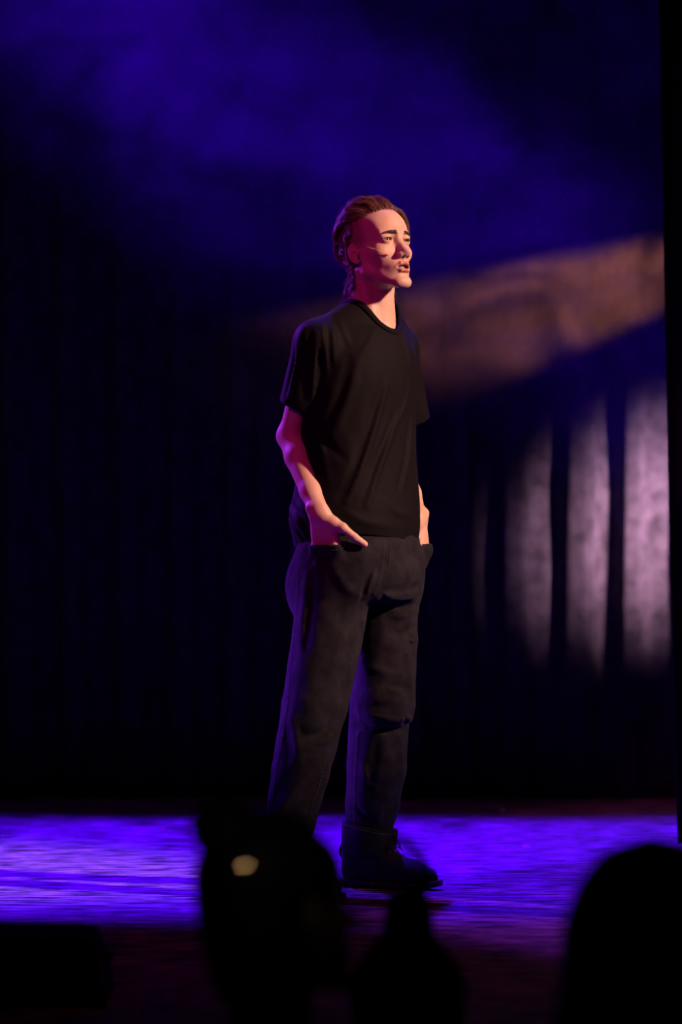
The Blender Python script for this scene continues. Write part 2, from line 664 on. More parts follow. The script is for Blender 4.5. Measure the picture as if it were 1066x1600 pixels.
def head_sdf(q, detail=True):
    """q in head space: x left, y forward, z up, origin on the midline at eye level over the ears"""
    a = q.copy()
    a[:, 0] = np.abs(a[:, 0])
    d = ell(q, (0, -.012, .030), (.0745, .093, .084))
    d = smin(d, ell(q, (0, .030, .030), (.061, .060, .058)), .02)
    d = smin(d, ell(q, (0, .032, -.036), (.053, .056, .074)), .02)
    d = smin(d, ell(a, (.042, .052, -.029), (.019, .022, .017)), .022)
    d = smin(d, rcone(a, (.052, .006, -.020), (.046, .006, -.066), .015, .014), .018)
    d = smin(d, rcone(a, (.046, .006, -.068), (.015, .077, -.112), .014, .0125), .016)
    d = smin(d, ell(q, (0, .040, -.088), (.036, .045, .022)), .018)
    d = smin(d, ell(q, (0, .082, -.113), (.020, .0165, .0155)), .012)
    # brow, temples, sockets
    d = smin(d, rcone(a, (.008, .0845, .0150), (.042, .0680, .0145), .012, .011), .011)
    d = smax(d, -ell(a, (.078, .045, .022), (.016, .032, .030)), .02)
    if not detail:
        d = smin(d, rcone(q, (0, .080, .008), (0, .108, -.038), .008, .011), .01)
        d = smin(d, ell(q, (0, .080, -.075), (.026, .024, .020)), .012)
        d = smin(d, ell(a, (.077, -.006, -.010), (.009, .018, .031)), .006)
        return d
    d = smax(d, -ell(a, (.032, .100, -.002), (.0175, .021, .0125)), .012)
    d = smax(d, -ell(a, (.019, .098, -.006), (.007, .014, .010)), .012)
    # eyelids and opening
    d = smin(d, ell(a, EYE, (.0156, .0150, .0148)), .004)
    d = smax(d, -ell(a, (EYE[0] + .0005, EYE[1] + .016, EYE[2] - .0006), (.0140, .0170, .0035)), .0018)
    d = smax(d, -ell(a, EYE, (.0121, .0121, .0121)), .0006)
    # upper-lid crease
    d = smin(d, rcone(a, (.020, .083, .0085), (.043, .074, .0075), .0040, .0040), .005)
    # nose
    d = smin(d, rcone(q, (0, .079, .008), (0, .1020, -.034), .0078, .0100), .012)
    d = smin(d, ell(q, (0, .1085, -.0400), (.0100, .0115, .0085)), .008)
    d = smin(d, ell(q, (0, .1000, -.0450), (.0150, .0110, .0068)), .007)
    d = smin(d, ell(a, (.0125, .0970, -.0455), (.0060, .0090, .0070)), .005)
    d = smin(d, rcone(q, (0, .103, -.048), (0, .092, -.055), .0042, .004), .004)
    d = smax(d, -ell(a, (.0066, .1020, -.0530), (.0036, .0066, .0050)), .002)
    # muzzle, lips, open mouth
    d = smin(d, ell(q, (0, .068, -.073), (.029, .0285, .026)), .014)
    d = smax(d, -rcone(q, (0, .104, -.055), (0, .1025, -.062), .0022, .0026), .004)
    up = smin(rcone(a, (.0, .0965, -.0668), (.011, .0945, -.0672), .0044, .0044),
              rcone(a, (.011, .0945, -.0672), (.0225, .0850, -.0738), .0044, .0022), .003)
    lo = smin(rcone(a, (.0, .0945, -.0858), (.010, .0925, -.0848), .0060, .0056),
              rcone(a, (.010, .0925, -.0848), (.0215, .0840, -.0770), .0056, .0022), .003)
    d = smin(d, up, .003)
    d = smin(d, lo, .003)
    d = smax(d, -ell(q, (0, .088, -.0762), (.0185, .026, .0049)), .002)
    d = smax(d, -rcone(a, (.0, .1015, -.0965), (.012, .098, -.0955), .0040, .003), .008)
    # ear: shell, rim, hollow, lobe
    m = (a[:, 0] > .05) & (a[:, 1] > -.05) & (a[:, 1] < .04) & (np.abs(a[:, 2] + .02) < .06)
    if m.any():
        ear = a[m] - np.array((.0765, -.006, -.020), F32)
        nb = V(.42, -.90, 0)
        nn = V(.90, .42, 0)
        uu = V(-.02, -.16, .987)
        bb = nb - uu * np.dot(nb, uu)
        bb /= np.linalg.norm(bb)
        nn = np.cross(bb, uu)
        nn = nn if nn[0] > 0 else -nn
        ear = ear / F32(.83)
        e = np.stack([ear @ nn.astype(F32), ear @ bb.astype(F32), ear @ uu.astype(F32)], 1)
        w_ = 1 - np.clip(-e[:, 2] / .03, 0, 1) * .28
        eb = e[:, 1] / w_
        g = ell(np.stack([e[:, 0], eb, e[:, 2]], 1), (0, 0, 0), (.0042, .0160, .0300))
        rr = np.sqrt((eb / .0158) ** 2 + (e[:, 2] / .0295) ** 2)
        ring = np.sqrt(((rr - 1) * .020) ** 2 + (e[:, 0] - .0030) ** 2) - .0027
        ring = np.where((e[:, 1] < -.008) & (e[:, 2] < .012), .01, ring)
        anti = np.sqrt((np.sqrt(((eb + .001) / .0095) ** 2 + ((e[:, 2] + .001) / .0185) ** 2) - 1) ** 2 * .00017 + (e[:, 0] - .0025) ** 2) - .0022
        anti = np.where(e[:, 1] < -.003, .01, anti)
        g = smin(g, ring, .0025)
        g = smax(g, -ell(e, (.0055, -.003, -.004), (.0060, .0078, .0125)), .002)
        g = smin(g, anti, .002)
        g = smin(g, ell(e, (.0005, -.006, -.0285), (.0040, .0078, .0085)), .004)
        g = smin(g, ell(e, (.001, -.0135, -.003), (.0035, .0035, .006)), .003)
        g = g * F32(.83)
        dm = d[m]
        d[m] = smin(dm, g, .004)
    return d


HR = frame(41, 12, -1)
H0 = V(.092, -.030, 1.650)


def to_head(P):
    return ((P - H0.astype(F32)) @ HR.astype(F32)).astype(F32)


def from_head(q):
    return np.asarray(q, dtype=np.float64) @ HR.T + H0


TR = frame(50)
PR = frame(45)
TF = ((TR[0, 0], TR[1, 0]), (TR[0, 1], TR[1, 1]))
PF = ((PR[0, 0], PR[1, 0]), (PR[0, 1], PR[1, 1]))
TC = V(.047, -.010, 0)


def tw(l, f, z):
    return TC + TR[:, 0] * l + TR[:, 1] * f + V(0, 0, z)


SH_R, EL_R, WR_R = V(-.058, -.133, 1.402), V(-.129, -.058, 1.166), V(-.056, -.200, .968)
SH_L, EL_L, WR_L = V(.146, .112, 1.402), V(.134, .205, 1.172), V(.199, .066, .957)


def ortho(F, T):
    F = np.asarray(F, float) / np.linalg.norm(F)
    T = np.asarray(T, float)
    T = T - F * np.dot(F, T)
    T /= np.linalg.norm(T)
    return F, T, np.cross(F, T)


def hand_pts(W, F, T, bend, thumb):
    """F along the fingers, T towards the thumb side; bend = palm-ward normal; thumb = world points"""
    F, T, _ = ortho(F, T)
    N = np.asarray(bend, float)
    N = N - F * np.dot(F, N) - T * np.dot(T, N)
    N /= np.linalg.norm(N)
    fingers = []
    for t, m, ln in ((.030, .088, .044), (.010, .092, .048), (-.010, .088, .045), (-.028, .081, .035)):
        mc = W + T * t + F * m - N * .002
        pts = [W + T * t * .45 + F * .012, mc]
        ang = 0.25
        p = mc
        for k, s in enumerate((1.0, .62, .50)):
            dr = F * math.cos(ang) + N * math.sin(ang)
            p = p + dr * ln * s
            pts.append(p)
            ang += 0.35
        fingers.append(pts)
    return dict(W=W, F=F, T=T, N=N, fingers=fingers, thumb=thumb)


HAND_R = hand_pts(WR_R, (.22, .16, -.97), (.84, -.50, .10), (.45, .85, .1),
                  [WR_R + V(.014, -.008, -.014), V(.004, -.222, .930), V(.034, -.219, .906), V(.060, -.208, .888)])
HAND_L = hand_pts(WR_L, (-.03, -.32, -.94), (-.72, -.62, .20), (-.66, .62, .0),
                  [WR_L + V(-.006, -.020, -.012), V(.186, .020, .934), V(.192, .004, .908), V(.202, -.008, .889)])


def hand_sdf(P, H):
    W, F, T, N = H['W'], H['F'], H['T'], H['N']
    d = None
    for i, pts in enumerate(H['fingers']):
        r0 = (.0125, .0125, .0120, .0110)[i]
        e = rcone(P, pts[0], pts[1], .0135, r0)
        d = e if d is None else smin(d, e, .014)
    c = W + F * .050 + T * .004 + N * .004
    R = np.stack([F, T, N], 1)
    d = smin(d, ell(P, c, (.048, .036, .015), R), .012)
    for i, pts in enumerate(H['fingers']):
        g = chain(P, pts[1:], ((.0102, .0090, .0080, .0066), (.0104, .0092, .0082, .0068), (.0100, .0088, .0078, .0065), (.0090, .0078, .0070, .0060))[i], .003)
        d = smin(d, g, .004)
        k = pts[1] - N * .006
        d = smin(d, ell(P, k, (.009, .009, .009)), .006)
    th = H['thumb']
    d = smin(d, rcone(P, th[0], th[1], .0150, .0125), .018)
    g = smin(rcone(P, th[1], th[2], .0115, .0098), rcone(P, th[2], th[3], .0100, .0080), .004)
    d = smin(d, g, .006)
    # web between thumb and index
    d = smin(d, rcone(P, (th[0] + th[1]) / 2, (H['fingers'][0][0] + H['fingers'][0][1] * 2) / 3, .0105, .0095), .014)
    # nail
    return d


def arm_sdf(P, SH, EL, WR, H):
    d = rcone(P, SH, EL, .043, .031)
    ax = (WR - EL)
    m1 = EL + ax * .28
    m2 = EL + ax * .72
    d = smin(d, chain(P, [EL, m1, m2, WR], (.0325, .0345, .0275, .0240), .012), .018)
    d = smin(d, ell(P, EL - (SH + WR - 2 * EL) * .05, (.022, .022, .022)), .02)
    # flattened wrist, wrist bone
    Fh, Th, Nh = H['F'], H['T'], H['N']
    R = np.stack([Fh, Th, Nh], 1)
    d = smin(d, ell(P, WR, (.030, .0285, .0195), R), .012)
    d = smin(d, ell(P, WR - Th * .019 - Nh * .008 - Fh * .016, (.008, .008, .008)), .014)
    return d


def body_sdf(P):
    P = P.astype(F32)
    n = len(P)
    d = loft(P, TF, [.78, .86, .98, 1.08, 1.25, 1.36, 1.43, 1.47, 1.50],
             [.047] * 6 + [.052, .062, .070], [-.03, -.03, -.02, -.012, -.01, -.01, -.005, 0, .0],
             [.12, .140, .135, .130, .145, .150, .125, .080, .055], [.09, .105, .100, .095, .105, .100, .080, .065, .055], 2.2)
    top = P[:, 2] > 1.10
    low = P[:, 2] < .99
    if low.any():
        Q = P[low]
        g = chain(Q, [V(-.012, -.085, .84), V(-.055, -.165, .475), V(-.146, -.232, .09)], (.076, .050, .030), .02)
        g2 = chain(Q, [V(.105, .010, .84), V(.100, -.022, .475), V(.064, .044, .09)], (.076, .050, .030), .02)
        g3 = chain(Q, [V(-.146, -.232, .065), V(-.070, -.333, .038)], (.028, .018), .01)
        g4 = chain(Q, [V(.056, .047, .065), V(.165, -.008, .038)], (.028, .018), .01)
        d[low] = smin(smin(d[low], smin(g, g3, .02), .03), smin(g2, g4, .02), .03)
    for SH, EL, WR, H in ((SH_R, EL_R, WR_R, HAND_R), (SH_L, EL_L, WR_L, HAND_L)):
        lo = np.minimum(np.minimum(SH, EL), WR) - .14
        hi = np.maximum(np.maximum(SH, EL), WR) + .14
        lo[2] -= .06
        m = ((P > lo.astype(F32)) & (P < hi.astype(F32))).all(1)
        if m.any():
            Q = P[m]
            g = arm_sdf(Q, SH, EL, WR, H)
            hm = (np.abs(Q - (WR + H['F'] * .08).astype(F32)) < .17).all(1)
            if hm.any():
                g[hm] = smin(g[hm], hand_sdf(Q[hm], H), .010)
            # keep forearm and hand from melting into the trunk
            k = .03 * np.clip((Q[:, 2] - 1.25) / .1, 0.02, 1)
            hh = np.maximum(k - np.abs(d[m] - g), 0) / k
            d[m] = np.minimum(d[m], g) - hh * hh * k * .25
    if top.any():
        Q = P[top]
        dn = d[top]
        nb = V(.074, -.004, 1.44)
        nt = from_head((0, -.022, -.055))
        nk = rcone(Q, nb, nt, .056, .0515)
        nk = smin(nk, rcone(Q, nb + TR[:, 0] * -.08 + V(0, 0, -.03), nt + HR[:, 1] * -.02, .02, .035), .03)
        nk = smin(nk, rcone(Q, nb + TR[:, 0] * .08 + V(0, 0, -.03), nt + HR[:, 1] * -.02, .02, .035), .03)
        for sgn in (-1, 1):
            ms = from_head((sgn * .052, -.020, -.062))
            cl = tw(sgn * .018, .072, 1.435)
            nk = smin(nk, rcone(Q, ms, cl, .013, .0085), .014)
            nk = smin(nk, rcone(Q, cl, tw(sgn * .12, .03, 1.435), .0085, .008), .018)
        # notch above the breastbone
        nk = smax(nk, -ell(Q, tw(0, .086, 1.452), (.010, .012, .012)), .014)
        dn = smin(dn, nk, .03)
        hd = Q[:, 2] > 1.47
        if hd.any():
            qq = to_head(Q[hd])
            near = (np.abs(qq) < np.array((.14, .19, .19), F32)).all(1)
            hv = np.full(len(qq), 1.0, F32)
            if near.any():
                hv[near] = head_sdf(qq[near])
            dd = dn[hd]
            # sharper join under the jaw
            dn[hd] = smin(dd, hv, .014)
        d[top] = dn
    return d


def skin_material():
    m, nt, b = mat('skin')
    at = nd(nt, 'ShaderNodeAttribute', attribute_name='skin')
    tc = nd(nt, 'ShaderNodeTexCoord')
    n = nd(nt, 'ShaderNodeTexNoise', i_Scale=35.0, i_Detail=4.0)
    nt.links.new(tc.outputs['Object'], n.inputs['Vector'])
    r = nd(nt, 'ShaderNodeValToRGB')
    r.color_ramp.elements[0].position, r.color_ramp.elements[0].color = .3, (.90, .84, .82, 1)
    r.color_ramp.elements[1].position, r.color_ramp.elements[1].color = .7, (1, 1, 1, 1)
    nt.links.new(n.outputs['Fac'], r.inputs['Fac'])
    mx = nd(nt, 'ShaderNodeMix', data_type='RGBA', blend_type='MULTIPLY')
    mx.inputs['Factor'].default_value = 1
    nt.links.new(at.outputs['Color'], mx.inputs[6])
    nt.links.new(r.outputs['Color'], mx.inputs[7])
    nt.links.new(mx.outputs[2], b.inputs['Base Color'])
    b.inputs['Roughness'].default_value = 0.48
    b.inputs['Specular IOR Level'].default_value = 0.4
    b.inputs['Subsurface Weight'].default_value = 0.25
    b.inputs['Subsurface Radius'].default_value = (1.0, 0.35, 0.2)
    b.inputs['Subsurface Scale'].default_value = 0.006
    n2 = nd(nt, 'ShaderNodeTexNoise', i_Scale=900.0, i_Detail=2.0)
    nt.links.new(tc.outputs['Object'], n2.inputs['Vector'])
    bp = nd(nt, 'ShaderNodeBump', i_Strength=0.12, i_Distance=0.001)
    nt.links.new(n2.outputs['Fac'], bp.inputs['Height'])
    nt.links.new(bp.outputs['Normal'], b.inputs['Normal'])
    return m


M_skin = skin_material()


def skin_colors(v):
    v = v.astype(F32)
    c = np.tile(np.array((.66, .43, .33), F32), (len(v), 1))

    def blend(wt, col):
        nonlocal c
        c = c * (1 - wt[:, None]) + np.array(col, F32) * wt[:, None]
    q = to_head(v)
    a = q.copy()
    a[:, 0] = np.abs(a[:, 0])
    near = (np.abs(q) < .16).all(1)
    # cheeks, nose tip, ears slightly redder
    for cc, rr in (((.045, .062, -.040), .026), ((.0, .112, -.042), .014), ((.080, -.008, -.020), .036)):
        dd = np.linalg.norm(a - np.array(cc, F32), axis=1)
        blend(np.where(near, np.clip(1 - dd / rr, 0, 1) * .45, 0).astype(F32), (.68, .32, .25))
    # lips
    up = np.minimum(rcone(a, (.0, .0965, -.0668), (.011, .0945, -.0672), .0048, .0048), rcone(a, (.011, .0945, -.0672), (.0225, .0850, -.0738), .0046, .0022))
    lo = np.minimum(rcone(a, (.0, .0945, -.0858), (.010, .0925, -.0848), .0062, .0058), rcone(a, (.010, .0925, -.0848), (.0215, .0840, -.0770), .0058, .0022))
    l = np.minimum(up, lo)
    blend(np.where(near, np.clip(.6 - l / .0012, 0, 1), 0).astype(F32), (.43, .095, .10))
    # inside of the mouth and nostrils
    ins = ell(q, (0, .080, -.0762), (.0175, .0175, .0062))
    blend(np.where(near & (q[:, 1] < .0945), np.clip(.5 - ins / .001, 0, 1), 0).astype(F32), (.10, .015, .015))
    nos = ell(a, (.0066, .1020, -.0530), (.0036, .0066, .0050))
    blend(np.where(near, np.clip(.4 - nos / .001, 0, 1), 0).astype(F32), (.16, .05, .04))
    # lid edges
    le = np.abs(ell(a, (EYE[0] + .0005, EYE[1] + .016, EYE[2] - .0006), (.0140, .0170, .0035)))
    blend(np.where(near & (np.abs(a[:, 1] - .08) < .02), np.clip(1 - le / .0012, 0, 1) * .7, 0).astype(F32), (.22, .09, .07))
    # short clipped hair colour over the ears and on the neck edge
    side = np.clip((q[:, 2] + .012) / .02, 0, 1) * np.clip((.034 - q[:, 1]) / .022, 0, 1) * np.clip((a[:, 0] - .03) / .02, 0, 1)
    back = np.clip((-.012 - q[:, 1]) / .02, 0, 1) * np.clip((q[:, 2] + .085) / .02, 0, 1)
    ear = np.linalg.norm((a - np.array((.084, -.008, -.020), F32)) / np.array((.011, .022, .036), F32), axis=1)
    topm = np.clip((q[:, 2] - .070) / .015, 0, 1) * np.clip((.062 - q[:, 1]) / .02, 0, 1)
    wt = np.where(near & (ear > 1), np.maximum(np.maximum(side * .62, back * .95), topm), 0)
    blend(wt.astype(F32), (.085, .045, .03))
    return c


person = thing('person', 'young person in black t-shirt and dark jeans standing on stage, hands in pockets, mouth open', 'person')

bv, bf = sculpt(body_sdf,
                grid_axis([(-.25, -.09, .004), (-.09, .245, .0017), (.245, .30, .004)]),
                grid_axis([(-.40, -.27, .005), (-.27, .10, .0017), (.10, .32, .0045)]),
                grid_axis([(0, .80, .009), (.80, .86, .004), (.86, 1.0, .0018), (1.0, 1.44, .005), (1.44, 1.53, .0025), (1.53, 1.80, .0015)]))
body = link_mesh('body', bv, bf, M_skin, person, colors=skin_colors(bv))
print('body', len(bv), len(bf))


# ---- eyes and teeth
def eye_material():
    m, nt, b = mat('eye')
    tc = nd(nt, 'ShaderNodeTexCoord')
    sp = nd(nt, 'ShaderNodeVectorMath', operation='DISTANCE')
    sp.inputs[1].default_value = (0, 1, 0)
    nv = nd(nt, 'ShaderNodeVectorMath', operation='NORMALIZE')
    nt.links.new(tc.outputs['Object'], nv.inputs[0])
    nt.links.new(nv.outputs[0], sp.inputs[0])
    r = nd(nt, 'ShaderNodeValToRGB')
    r.color_ramp.interpolation = 'LINEAR'
    el = r.color_ramp.elements
    el[0].position, el[0].color = 0.0, (0.004, 0.003, 0.003, 1)
    el[1].position, el[1].color = 0.60, (0.34, 0.29, 0.27, 1)
    for p, c in ((0.20, (0.004, 0.003, 0.003, 1)), (0.24, (0.05, 0.026, 0.014, 1)), (0.50, (0.03, 0.015, 0.008, 1)), (0.55, (0.015, 0.01, 0.01, 1))):
        e = el.new(p)
        e.color = c
    nt.links.new(sp.outputs['Value'], r.inputs['Fac'])
    nt.links.new(r.outputs['Color'], b.inputs['Base Color'])
    b.inputs['Roughness'].default_value = 0.06
    b.inputs['Coat Weight'].default_value = 0.5
    return m


M_eye = eye_material()
M_teeth = simple('tooth_enamel', (0.72, 0.66, 0.58), 0.25, spec=0.5)


def sphere_geo(r, nu=28, nv=18, bulge=None):
    vs, fs = [], []
    for j in range(nv + 1):
        ph = math.pi * j / nv
        for i in range(nu):
            th = 2 * math.pi * i / nu
            p = V(math.sin(ph) * math.cos(th), math.cos(ph), math.sin(ph) * math.sin(th))
            rr = r
            if bulge and ph < 0.5:
                rr = r * (1 + bulge * (math.cos(ph / 0.5 * math.pi) * .5 + .5))
            vs.append(p * rr)
    for j in range(nv):
        for i in range(nu):
            k = (i + 1) % nu
            fs.append((j * nu + i, j * nu + k, (j + 1) * nu + k, (j + 1) * nu + i))
    return vs, fs


for sg in (-1, 1):
    v, f = sphere_geo(.0119, bulge=.05)
    e = link_mesh('eyeball', v, f, M_eye, person)
    R = HR
    M = Matrix([[R[r, c] for c in range(3)] for r in range(3)])
    look = Matrix.Rotation(math.radians(-4), 3, 'Z') @ Matrix.Rotation(math.radians(-3), 3, 'X')
    e.matrix_world = Matrix.Translation(Vector(from_head((sg * EYE[0], EYE[1], EYE[2])))) @ (M @ look).to_4x4()

tv = []
for row, (zz, ff, hh) in enumerate(((-.0722, .0850, .0080), (-.0835, .0825, .0070))):
    for k in range(-4, 5 if row else 5):
        ang = k * 0.27
        wd = .0074 if k in (0,) else .0068
        x = .0215 * math.sin(ang) + .0
        y = ff - .020 * (1 - math.cos(ang)) * 1.25
        c, s_ = math.cos(ang), math.sin(ang)
        Rz = np.array([[c, s_, 0], [-s_, c, 0], [0, 0, 1]])
        tv.append(box_geo((x, y, zz), (wd * .72, .0035, hh), Rz))
v, f = merge(*tv)
v = [from_head(p) for p in v]
th_ = link_mesh('teeth', v, f, M_teeth, person)
bv_ = th_.modifiers.new('round', 'BEVEL')
bv_.width = .0009
bv_.segments = 2


# ---- hair
def hair_material(name, base, tip):
    m, nt, b = mat(name)
    tc = nd(nt, 'ShaderNodeTexCoord')
    n = nd(nt, 'ShaderNodeTexNoise', i_Scale=140.0, i_Detail=3.0)
    nt.links.new(tc.outputs['Object'], n.inputs['Vector'])
    r = nd(nt, 'ShaderNodeValToRGB')
    r.color_ramp.elements[0].position, r.color_ramp.elements[0].color = .3, (*base, 1)
    r.color_ramp.elements[1].position, r.color_ramp.elements[1].color = .7, (*tip, 1)
    nt.links.new(n.outputs['Fac'], r.inputs['Fac'])
    nt.links.new(r.outputs['Color'], b.inputs['Base Color'])
    b.inputs['Roughness'].default_value = 0.46
    b.inputs['Specular IOR Level'].default_value = 0.55
    b.inputs['Anisotropic'].default_value = 0.5
    return m


M_hair = hair_material('brown_hair', (.09, .042, .024), (.26, .12, .065))


M_brow = hair_material('dark_brown_brow_hair', (.030, .014, .009), (.06, .03, .018))


def strands_mesh(paths, r0, sides=3, taper=.25):
    """paths: (n, k, 3)"""
    n, k, _ = paths.shape
    tan = np.gradient(paths, axis=1)
    tan /= np.linalg.norm(tan, axis=2, keepdims=True) + 1e-12
    ref = np.where(np.abs(tan[..., 2:3]) < .8, V(0, 0, 1), V(1, 0, 0))
    a = np.cross(tan, ref)
    a /= np.linalg.norm(a, axis=2, keepdims=True) + 1e-12
    b = np.cross(tan, a)
    t = np.linspace(0, 1, k)
    rad = r0 * (1 - (1 - taper) * t ** 2)
    vs = []
    for q in range(sides):
        th = 2 * math.pi * q / sides
        vs.append(paths + rad[None, :, None] * (math.cos(th) * a + math.sin(th) * b))
    v = np.stack(vs, 2).reshape(-1, 3)
    base = (np.arange(n)[:, None, None] * k + np.arange(k - 1)[None, :, None]) * sides
    q = np.arange(sides)[None, None, :]
    q2 = (q + 1) % sides
    f = np.stack([base + q, base + q2, base + sides + q2, base + sides + q], -1).reshape(-1, 4)
    return v, f


NB_H = (V(.074, -.004, 1.44) - H0) @ HR


def hair_surf(q, detail=False):
    return smin(head_sdf(q, False), rcone(q, V(0, -.024, -.055), NB_H, .050, .056), .03)


def surf_project(q, h=0.0, it=4, fn=hair_surf):
    q = q.astype(F32)
    for _ in range(it):
        d0 = fn(q, False)
        g = np.stack([fn(q + np.eye(3, dtype=F32)[a] * F32(.001), False) - d0 for a in range(3)], 1)
        g /= np.linalg.norm(g, axis=1, keepdims=True) + 1e-9
        q = q - (d0 - h)[:, None] * g
    return q, g


def grow_hair(rng):
    # candidate roots on the scalp
    N = 34000
    u = rng.normal(size=(N, 3))
    u /= np.linalg.norm(u, axis=1, keepdims=True)
    q = (u * np.array((.076, .096, .086)) + np.array((0, -.012, .030))).astype(F32)
    q, nrm = surf_project(q)
    l, f, z = q[:, 0], q[:, 1], q[:, 2]
    al = np.abs(l)
    line = .086 - .010 * np.clip((al - .015) / .03, 0, 1) - .55 * np.clip(al - .035, 0, 1)
    topz = (z > .058 + .35 * np.clip(f, -.05, .1)) & (f < line - .55 * np.clip(.100 - z, 0, 1) * 1.2)
    top = topz & (al < .068)
    back = (f < -.012 - .25 * np.clip(.02 - z, 0, .05)) & (z > -.100) & ~top
    side = (~top) & (~back) & (z > .034) & (f < .000) & (f > -.03)
    keep = top | back | side
    ids = np.where(keep)[0]
    ids = rng.permutation(ids)[:7500]
    q, nrm = q[ids], nrm[ids]
    kind = np.where(top[ids], 0, np.where(back[ids], 1, 2))
    # clump guides
    G = 330
    gi = rng.permutation(len(q))[:G]
    gq, gk = q[gi], kind[gi]
    K = 14
    fringe = (gk == 0) & (gq[:, 0] > .020) & (gq[:, 1] > .034)
    length = np.where(gk == 0, .085, np.where(gk == 1, .050, .009)) * rng.uniform(.85, 1.15, G)
    low = (gk == 1) & (gq[:, 2] < -.012)
    length = np.where(low, .078, length)
    length = np.where(fringe, .082, length)
    ph = rng.uniform(0, 2 * math.pi, G)
    ph2 = rng.uniform(0, 2 * math.pi, G)
    amp = np.where(gk == 0, .0045, np.where(gk == 1, .0085, .001))
    freq = np.where(gk == 0, 1.6, 2.1)
    hmax = np.where(gk == 0, .024 + .010 * np.clip(gq[:, 1] / .06, -.3, 1), np.where(gk == 1, .011, .003)) * rng.uniform(.8, 1.25, G)
    p = gq.copy()
    path = [p.copy()]
    for i in range(1, K):
        t = i / (K - 1)
        st = length / (K - 1)
        dirv = np.zeros((G, 3))
        tb = np.stack([.10 * np.sign(p[:, 0]), -1.0 + 0 * p[:, 0], -.15 - 1.6 * np.clip(-p[:, 1] - .02, 0, 1) / .08], 1)
        bk = np.stack([-.25 * np.sign(p[:, 0]), -.55 + 0 * p[:, 0], -1.0 + 0 * p[:, 0]], 1)
        sd = np.stack([0 * p[:, 0], -1 + 0 * p[:, 0], -.5 + 0 * p[:, 0]], 1)
        fr = np.stack([1 + 0 * p[:, 0], .35 - .4 * t + 0 * p[:, 0], -.2 - 1.4 * t + 0 * p[:, 0]], 1)
        dirv = np.where((gk == 0)[:, None], tb, np.where((gk == 1)[:, None], bk, sd))
        dirv = np.where(low[:, None], np.array((0, -.10 - .25 * (t < .3), -1.0)) + np.stack([-.35 * np.sign(p[:, 0]), 0 * p[:, 0], 0 * p[:, 0]], 1), dirv)
        dirv = np.where(fringe[:, None], fr, dirv)
        if i == 1:
            dirv = dirv * .4 + np.where((gk == 0)[:, None], np.array((0, .1, .55)), 0)
        _, g = surf_project(p, 0, 1)
        dirv = dirv - g * (dirv * g).sum(1, keepdims=True)
        dirv /= np.linalg.norm(dirv, axis=1, keepdims=True) + 1e-9
        sidev = np.cross(dirv, g)
        wob = amp * (np.sin(freq * 2 * math.pi * t + ph) - np.sin(freq * 2 * math.pi * (t - 1 / (K - 1)) + ph))
        p = p + dirv * st[:, None] + sidev * wob[:, None]
        hh = hmax * np.sin(np.pi * np.minimum(t * 1.25 + .02, 1.0) * .5) * (1 - .35 * t) + amp * .55 * np.sin(freq * 2 * math.pi * t + ph2) * t
        hh = np.where(fringe, .012 - .007 * t, hh)
        hh = np.maximum(hh, .0012)
        # nape curls lift away from the neck
        hh = np.where(low, .004 + .012 * t + amp * .5 * np.sin(freq * 2 * math.pi * t + ph2), hh)
        d0 = hair_surf(p.astype(F32))
        inside = np.ones(G, bool)
        p = p + np.where(inside, hh - d0, 0)[:, None] * g
        path.append(p.copy())
    path = np.stack(path, 1)
    # strands follow their nearest guide of the same kind
    d2 = ((q[:, None, :] - gq[None]) ** 2).sum(2) + (kind[:, None] != gk[None]) * 1.0
    near = d2.argmin(1)
    t = np.linspace(0, 1, K)[None, :, None]
    gp = path[near]
    off = (q - gq[near])[:, None, :]
    jit = rng.normal(size=(len(q), 1, 3)) * .0022
    jit2 = rng.normal(size=(len(q), 1, 3)) * .0016
    out = gp + off * (1 - .62 * t ** .8) + jit * t + jit2 * np.sin(t * 6.28)
    stray = rng.uniform(size=len(q)) < .05
    out = out + np.where(stray[:, None, None], rng.normal(size=(len(q), 1, 3)) * .006 * t ** 1.5, 0)
    return out


rng = np.random.default_rng(11)
hp = grow_hair(rng)
hv, hf = strands_mesh(from_head(hp), .00052)
hair = link_mesh('hair', hv, hf, M_hair, person)
tag(hair, 'wavy brown swept-back hair with short sides and curls at the nape')


def brow(sg, seed):
    r = np.random.default_rng(seed)
    n = 260
    t = r.uniform(0, 1, n)
    x = .010 + .036 * t
    z = .0145 + .0045 * np.sin(t * 2.2) - .004 * t + r.uniform(-1, 1, n) * (.0044 - .0026 * t)
    y = np.full(n, .1)
    q = np.stack([sg * x, y, z], 1).astype(F32)
    for _ in range(14):
        q[:, 1] -= head_sdf(q) * .8
    d = np.stack([np.full(n, sg * 1.0), np.full(n, -.2), .35 - .7 * t], 1)
    d /= np.linalg.norm(d, axis=1, keepdims=True)
    k = np.linspace(0, 1, 4)[None, :, None]
    P = q[:, None, :] + d[:, None, :] * .0075 * k + np.array((0, .0012, 0)) * np.sin(k * 2.6)
    v, f = strands_mesh(from_head(P), .00042)
    return link_mesh('eyebrow', v, f, M_brow, person)


brow(-1, 3)
brow(1, 4)


def lashes(sg):
    P = []
    for i in range(26):
        t = i / 25 * 2 - 1
        x = EYE[0] + .0005 + t * .0128
        zt = EYE[2] - .0006 + .0035 * math.sqrt(max(0, 1 - t * t * .98))
        y = EYE[1] + .0135 * math.sqrt(max(.05, 1 - (t * .86) ** 2)) + .0002
        a = V(sg * x, y, zt)
        P.append([a, a + V(sg * t * .0012, .0028, .0004), a + V(sg * t * .0022, .0048, .0024)])
    v, f = strands_mesh(from_head(np.array(P)), .00030)
    return link_mesh('eyelashes', v, f, M_brow, person)


lashes(-1)
lashes(1)

